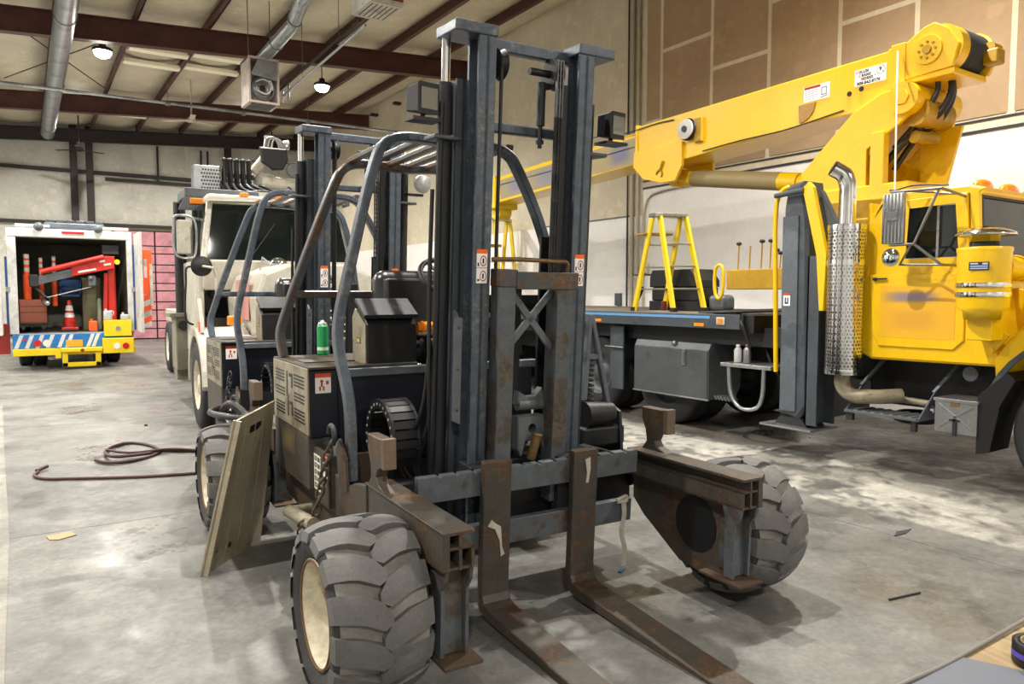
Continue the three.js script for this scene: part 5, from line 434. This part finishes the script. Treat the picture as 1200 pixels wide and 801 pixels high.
  // loader crane inside the opening
  const cr = W('loader_crane', [beam([1.6, .76, z - .25], [1.6, 2.15, z - .25], .16, .16), beam([1.45, .9, z - .2], [1.5, 2.0, z - .2], .08, .08)], M.red, 'red loader crane'); s(cr, 'red_boom', ext([[.85, 1.92], [1.65, 2.1], [1.66, 2.36], [1.5, 2.36], [.85, 2.16]], 'z', z - .16, z - .02, .01), M.red); s(cr, 'grey_boom', ext([[.2, 1.72], [.9, 1.92], [.9, 2.1], [.2, 1.9]], 'z', z - .14, z - .04, .008), M.grey); s(cr, 'red_cylinder', cyl([.3, 2.0, z - .02], [1.45, 2.34, z - .02], .055), M.red); s(cr, 'boom_head', [b6(.1, .26, 1.7, 1.95, z - .18, z - .02, .02), cyl([.2, 1.7, z - .1], [.36, 1.5, z - .1], .03), torus(.07, .018, .38, 1.42, z - .1, 'z', 16, 4.6)], M.darkgrey); s(cr, 'hook', [sph(.06, .4, 1.36, z - .1), ], M.alu); s(cr, 'brace_rod', cyl([.4, 1.48, z - .06], [1.2, 1.7, z - .06], .012), M.alu); s(cr, 'yellow_cap', cyl([1.7, 2.24, z - .12], [1.7, 2.24, z + .02], .055), M.yellow2); s(cr, 'lettering', [b6(.96, 1.3, 2.06, 2.1, z - .02, z - .016), b6(1.4, 1.5, 2.2, 2.25, z - .02, z - .016), b6(1.46, 1.6, 2.12, 2.16, z - .02, z - .016)].map(g => rot(g, 'z', .2, 1.3, 2.1, z)), M.white); s(cr, 'motor', [b6(1.15, 1.3, 1.72, 1.95, z - .2, z - .05, .03), sph(.05, 1.2, 1.88, z - .03)], M.grey);
}
function cone(name, label, x, y, z, h, r, thin) { const t = thing(name, label, 'traffic cone', [x, y, z], 0, 'cones in the van'); if (thin) { part(t, 'body', lathe([[0, 0], [r, 0], [r, h * .55], [r * .7, h * .58], [r * .7, h], [r * .5, h + .02], [0, h + .02]], [0, 0, 0]), M.orange); for (const q of [.62, .78, .92]) part(t, 'white_band', lathe([[r * .72, h * q], [r * .72, h * (q + .09)]], [0, 0, 0]), M.white); } else { part(t, 'base', b6(-r * 1.2, r * 1.2, 0, .05, -r * 1.2, r * 1.2, .01), M.red); part(t, 'body', lathe([[0, .05], [r, .05], [r * .25, h], [r * .15, h], [0, h]], [0, 0, 0]), M.red); part(t, 'white_band', lathe([[r * .69 + .008, h * .42], [r * .58 + .008, h * .57]], [0, 0, 0]), M.white); part(t, 'white_band', lathe([[r * .53 + .008, h * .65], [r * .4 + .008, h * .82]], [0, 0, 0]), M.white); } return t; }
cone('traffic_cone', 'red traffic cone with white bands standing on the van floor', .8, .8, -18.35, .62, .13);
cone('channelizer_post', 'orange delineator post with white bands beside the brown toolbox in the van', .07, 1.44, -18.3, .92, .07, true); cone('channelizer_post', 'orange striped delineator post behind the boom head in the van', .32, 1.44, -18.55, .86, .05, true); cone('channelizer_post', 'orange striped delineator post rising behind the grey boom in the van', .56, 1.3, -18.7, 1.05, .05, true);
{ const t = thing('brown_toolbox', 'reddish brown metal toolbox on castors inside the van', 'toolbox', [.15, .8, -18.3]); part(t, 'body', b6(-.24, .24, .15, .64, -.15, .2, .01), M.brick); part(t, 'drawer', b6(-.22, .22, .18, .36, .2, .212, .004), M.brick); part(t, 'drawer', b6(-.22, .22, .38, .48, .2, .212, .004), M.brick); part(t, 'drawer', b6(-.22, .22, .5, .6, .2, .212, .004), M.brick); for (const x of [-.18, .18]) part(t, 'castor', [b6(x - .04, x + .04, .05, .15, .02, .14), cyl([x - .02, .035, .1], [x + .02, .035, .1], .035)], M.darkgrey); }
solo('blue_crate', [b6(-.2, .2, 0, .04, -.15, .15), b6(-.2, -.17, 0, .36, -.15, .15), b6(.17, .2, 0, .36, -.15, .15), b6(-.2, .2, .15, .2, .13, .15), b6(-.2, .2, .32, .36, .13, .15), b6(-.2, .2, 0, .36, -.15, -.13)], M.blueDk, 'blue plastic crate hanging behind the traffic cone in the van', 'crate', [.85, 1.5, -18.8]);
solo('wooden_plank', b6(-.03, .03, 0, 1.8, -.02, .02), M.brick, 'reddish wooden plank upright beside the van toolbox', 'plank', [-.14, .76, -18.2]);
{ const t = thing('locker_cabinet', 'olive metal cabinet standing behind the red crane in the van', 'cabinet', [1.25, .76, -18.9]); part(t, 'body', b6(-.18, .18, 0, 1.15, -.2, .2, .01), std('#6d684c', .6)); part(t, 'door', b6(-.16, .16, .05, 1.1, .2, .212, .004), std('#6d684c', .6)); }
solo('grey_box', b6(-.16, .16, 0, .2, -.1, .1, .01), M.grey, 'grey control box mounted high behind the red crane boom', 'box', [1.62, 2.42, -18.5]);
solo('canister', lathe([[0, 0], [.045, 0], [.045, .6], [.03, .66], [0, .66]], [0, 0, 0]), std('#7a8068', .5), 'olive gas canister standing beside the red crane column', 'canister', [1.36, .8, -18.3]);
[['orange_jug', M.orange, 'orange jug on the tail of the van', 1.22, .22], ['white_jug', M.white, 'white jug with handle on the yellow locker', 1.48, .2], ['white_tub', M.white, 'small white tub on the yellow locker beside the jug', 1.8, .12]].forEach(([n, m, l, x, h], i) => { const t = thing(n, l, 'container', [x, i ? 1.0 : .76, -17.9 + (i ? 0 : -.25)]); part(t, 'body', [b6(-.08, .08, 0, h, -.06, .06, .025)], m); part(t, 'cap', cyl([-.03, h, 0], [-.03, h + .04, 0], .025), m); if (i == 1) part(t, 'handle', torus(.045, .012, .07, h * .75, 0, 'z', 14), m); });
// ---------- roof services ----------
{ const t = thing('spiral_duct', 'silver spiral duct running under the roof', 'duct', [.76, 6.3, -12]); part(t, 'tube', lathe([...Array(140)].map((_, i) => [.17 + (i % 2) * .006, -14.2 + i * .2]), [0, 0, 0], 'z', 20), M.galv); for (let i = 0; i < 6; i++) part(t, 'hanger_strap', [torus(.18, .008, 0, 0, -13 + i * 5, 'z', 24), b6(-.01, .01, .18, .6, -13.02 + i * 5, -12.98 + i * 5)], M.steel); }
{ const t = thing('sprinkler_pipe', 'thin silver sprinkler pipe crossing below the rafters', 'pipe', [0, 5.95, -19.0]); part(t, 'tube', cyl([-6.4, -.02, 0], [9.3, .05, 0], .035, .035, 12), M.galv); for (const x of [-3, 2.9, 4.6, 6.2]) part(t, 'coupling', [cyl([x, .01, 0], [x + .1, .01, 0], .05), cyl([x + .05, .0, 0], [x + .05, .55, 0], .006)], M.steel); }
function fan(name, label, x, y, z, h, m, m2) { const t = thing(name, label, 'ceiling fan', [x, y, z], 0, 'ceiling fans'); part(t, 'down_rod', cyl([0, 0, 0], [0, h, 0], .02), m); part(t, 'motor', lathe([[0, -.08], [.1, -.06], [.12, 0], [.08, .06], [0, .07]], [0, 0, 0]), m2); for (let i = 0; i < 3; i++) part(t, 'blade', rot(bx(.62, .012, .13, .42, -.02, 0, .004), 'y', i * 2.094 + .4), m); return t; }
fan('ceiling_fan', 'white ceiling fan on a rod below the cream strips', 3.75, 6.0, -20.6, 1.0, M.pale, M.white); fan('ceiling_fan', 'dark ceiling fan between the spiral duct and the far rafter', 1.55, 5.9, -26, 1.0, M.beamDk, M.black); fan('ceiling_fan', 'dark ceiling fan above the folded loader crane', 7.4, 6.2, -26.4, 1.0, M.beamDk, M.black);
{ const H = [3.85, 5.45, -14.45]; const t = thing('unit_heater', 'white hanging unit heater with exposed burner coil', 'heater', H); part(t, 'case', [b6(-.28, -.24, -.35, .45, -.3, .3, .01), b6(.24, .28, -.35, .45, -.3, .3, .01), b6(-.28, .28, -.38, -.34, -.3, .3, .01), b6(-.28, .28, .41, .45, -.3, .3), b6(-.28, .28, -.35, .45, -.3, -.26)], std('#e0cfc4', .5, .1, { map: T_grime })); part(t, 'hood_plate', ext([[-.24, .12], [.24, .05], [.24, .4], [-.1, .42]], 'z', .26, .3), M.galv); part(t, 'fan_ring', torus(.2, .02, 0, -.1, .22, 'z'), M.grey); part(t, 'wiring', [tube([[-.15, 0, .27], [.0, .06, .29], [.14, -.05, .28], [.05, -.2, .28], [-.14, -.15, .28]], .014), tube([[0, .05, .28], [.12, .03, .3], [.16, -.12, .28]], .01)], M.white); part(t, 'coil', [...Array(5)].map((_, i) => torus(.07 + i * .022, .006, -.02, -.1, .24, 'z')), M.alu); part(t, 'hanger', [cyl([-.2, .45, 0], [-.2, 1.6, 0], .008), cyl([.2, .45, 0], [.2, 1.6, 0], .008)], M.steel);
  part(t, 'louver', [...Array(5)].map((_, i) => b6(-.22, .22, -.395, -.38, -.25 + i * .11, -.19 + i * .11)), M.grey);
  const f = thing('flue_pipe', 'silver flue pipe bending up from the unit heater', 'duct', [3.88, 5.93, -14.45]); part(f, 'run', polyTube([[0, 0, 0], [.2, .3, 1.35], [.12, .45, 2.1], [.3, .6, 2.9], [.5, .75, 3.8]], .115, 18), M.galv); part(f, 'joint_band', rot(torus(.12, .012, .1, .15, .68, 'z'), 'x', .1, .1, .15, .68), M.steel); part(f, 'joint_band', torus(.12, .012, .18, .33, 1.5, 'z'), M.steel); }
{ const t = thing('unit_heater', 'white unit heater with slotted underside and red label', 'heater', [5.05, 6.52, -11.7]); part(t, 'case', b6(-.29, .29, -.3, .2, -.4, .4, .015), M.white); part(t, 'underside', b6(-.27, .27, -.315, -.3, -.38, .38), M.offwhite); for (let i = 0; i < 6; i++) part(t, 'slot', b6(-.22 + i * .085, -.2 + i * .085, -.318, -.314, -.3, .3), M.darkgrey); part(t, 'label_plate', b6(.03, .28, -.24, -.08, .4, .406), M.brick); }
{ const t = thing('gas_pipe', 'pair of gas pipes running between the two unit heaters', 'pipe', [4.2, 5.3, -14.3]); part(t, 'tube', cyl([.05, 0, 0], [.82, .82, 2.15], .024), M.galv); part(t, 'support_rail', cyl([-.0, .12, -.1], [.74, .9, 2.1], .026), M.beamDk); part(t, 'valve', cyl([.04, -.14, -.02], [.04, .1, -.02], .02), M.steel); part(t, 'valve', cyl([.12, -.1, .08], [.12, .2, .08], .02), M.steel); for (const k of [.25, .7]) part(t, 'drop_rod', cyl([.05 + k * .77, k * .82, k * 2.15], [.05 + k * .77, 1.75, k * 2.15], .006), M.steel); }
// ---------- floor things ----------
{ const h = solo('air_hose', [tube([[.05, .014, -7.55], [.02, .014, -7.4], [.1, .014, -7.22], [.3, .014, -7.1], [.8, .014, -6.85], [1.25, .014, -6.72]], .013, 60), cyl([.04, .02, -7.56], [.12, .03, -7.66], .016)], std('#4a2a2c', .6), 'dark red straight hose lying on the floor', 'hose'); }
solo('coiled_hose', [tube([[.5, .02, -7.75], [.62, .02, -7.55], [.85, .014, -7.6], [1.05, .014, -7.85], [1.0, .014, -8.3], [.85, .014, -8.5], [.7, .02, -8.35], [.6, .03, -8.0], [.66, .035, -7.75], [.9, .03, -7.75], [1.1, .02, -7.85], [1.3, .014, -7.75], [1.6, .014, -7.6]], .016, 120), tube([[.62, .04, -8.1], [.8, .045, -7.8], [1.15, .04, -7.8], [1.5, .014, -7.6]], .013, 40)], std('#3d2325', .6), 'dark red looped hose lying on the floor', 'hose');
solo('cardboard_scrap', rot(ext([[-.06, -.06], [.07, -.05], [.08, .05], [-.03, .07], [-.07, .03]], 'y', .001, .007), 'y', .3), std('#a08a68', .8), 'tan cardboard scrap lying on the bare floor', 'cardboard', [.14, 0, -5.47]);
solo('blue_scrap', rot(b6(-.03, .03, .001, .006, -.01, .01), 'y', .4), M.blue, 'tiny blue plastic scrap on the floor between the forks and tyre', 'scrap', [2.75, 0, -3.05]);
solo('metal_rod', cyl([-.11, .006, -.02], [.11, .006, .02], .005), M.darkgrey, 'short dark rod lying on the floor near the worktop', 'rod', [3.72, 0, -1.98]);
solo('dark_shard', ext([[-.1, .02], [.0, -.02], [.14, .0], [.02, .03]], 'y', .001, .006), M.slate, 'blue-grey torn shard lying flat on the floor', 'scrap', [4.7, 0, -2.55]);
solo('red_cap', lathe([[0, 0], [.02, 0], [.018, .02], [0, .02]], [0, 0, 0]), M.redDk, 'tiny red cap on the floor beside the looped hose', 'scrap', [1.15, 0, -9.6]);
// ---------- worktop at the corner of the view ----------
{ const t = thing('workbench', 'low workbench corner with grey sheet over a plywood top', 'workbench', [2.05, 0, -.45]); part(t, 'plywood_top', b6(-.72, .75, .672, .695, -.38, .3, .003), M.wood); part(t, 'grey_sheet', ext([[-.73, -.385], [-.24, -.375], [-.16, -.2], [-.1, .3], [-.73, .3]], 'y', .695, .7), std('#5d616b', .6), 'grey sheet'); part(t, 'foil_edge', tube([[-.72, .697, -.385], [-.5, .703, -.384], [-.3, .7, -.378], [.1, .702, -.382], [.74, .7, -.384]], .005, 30), std('#77736f', .5, .1)); for (const x of [-.66, .69]) for (const z of [-.32, .24]) part(t, 'leg', b6(x - .03, x + .03, 0, .672, z - .03, z + .03, .004), M.wood); }
{ const t = thing('tape_roll', 'dark tape roll standing flat on the plywood workbench top', 'tape roll', [1.925, .7005, -.71]); part(t, 'tape', lathe([[.038, 0], [.055, 0], [.055, .048], [.038, .048], [.038, 0]], [0, 0, 0]), M.black); part(t, 'core', lathe([[.034, .0], [.039, 0], [.039, .05], [.034, .05], [.034, 0]], [0, 0, 0]), M.wood); part(t, 'purple_band', lathe([[.0552, .016], [.0556, .018], [.0556, .026], [.0552, .028]], [0, 0, 0]), std('#4a3fae', .5)); }
renderer.render(scene, camera);
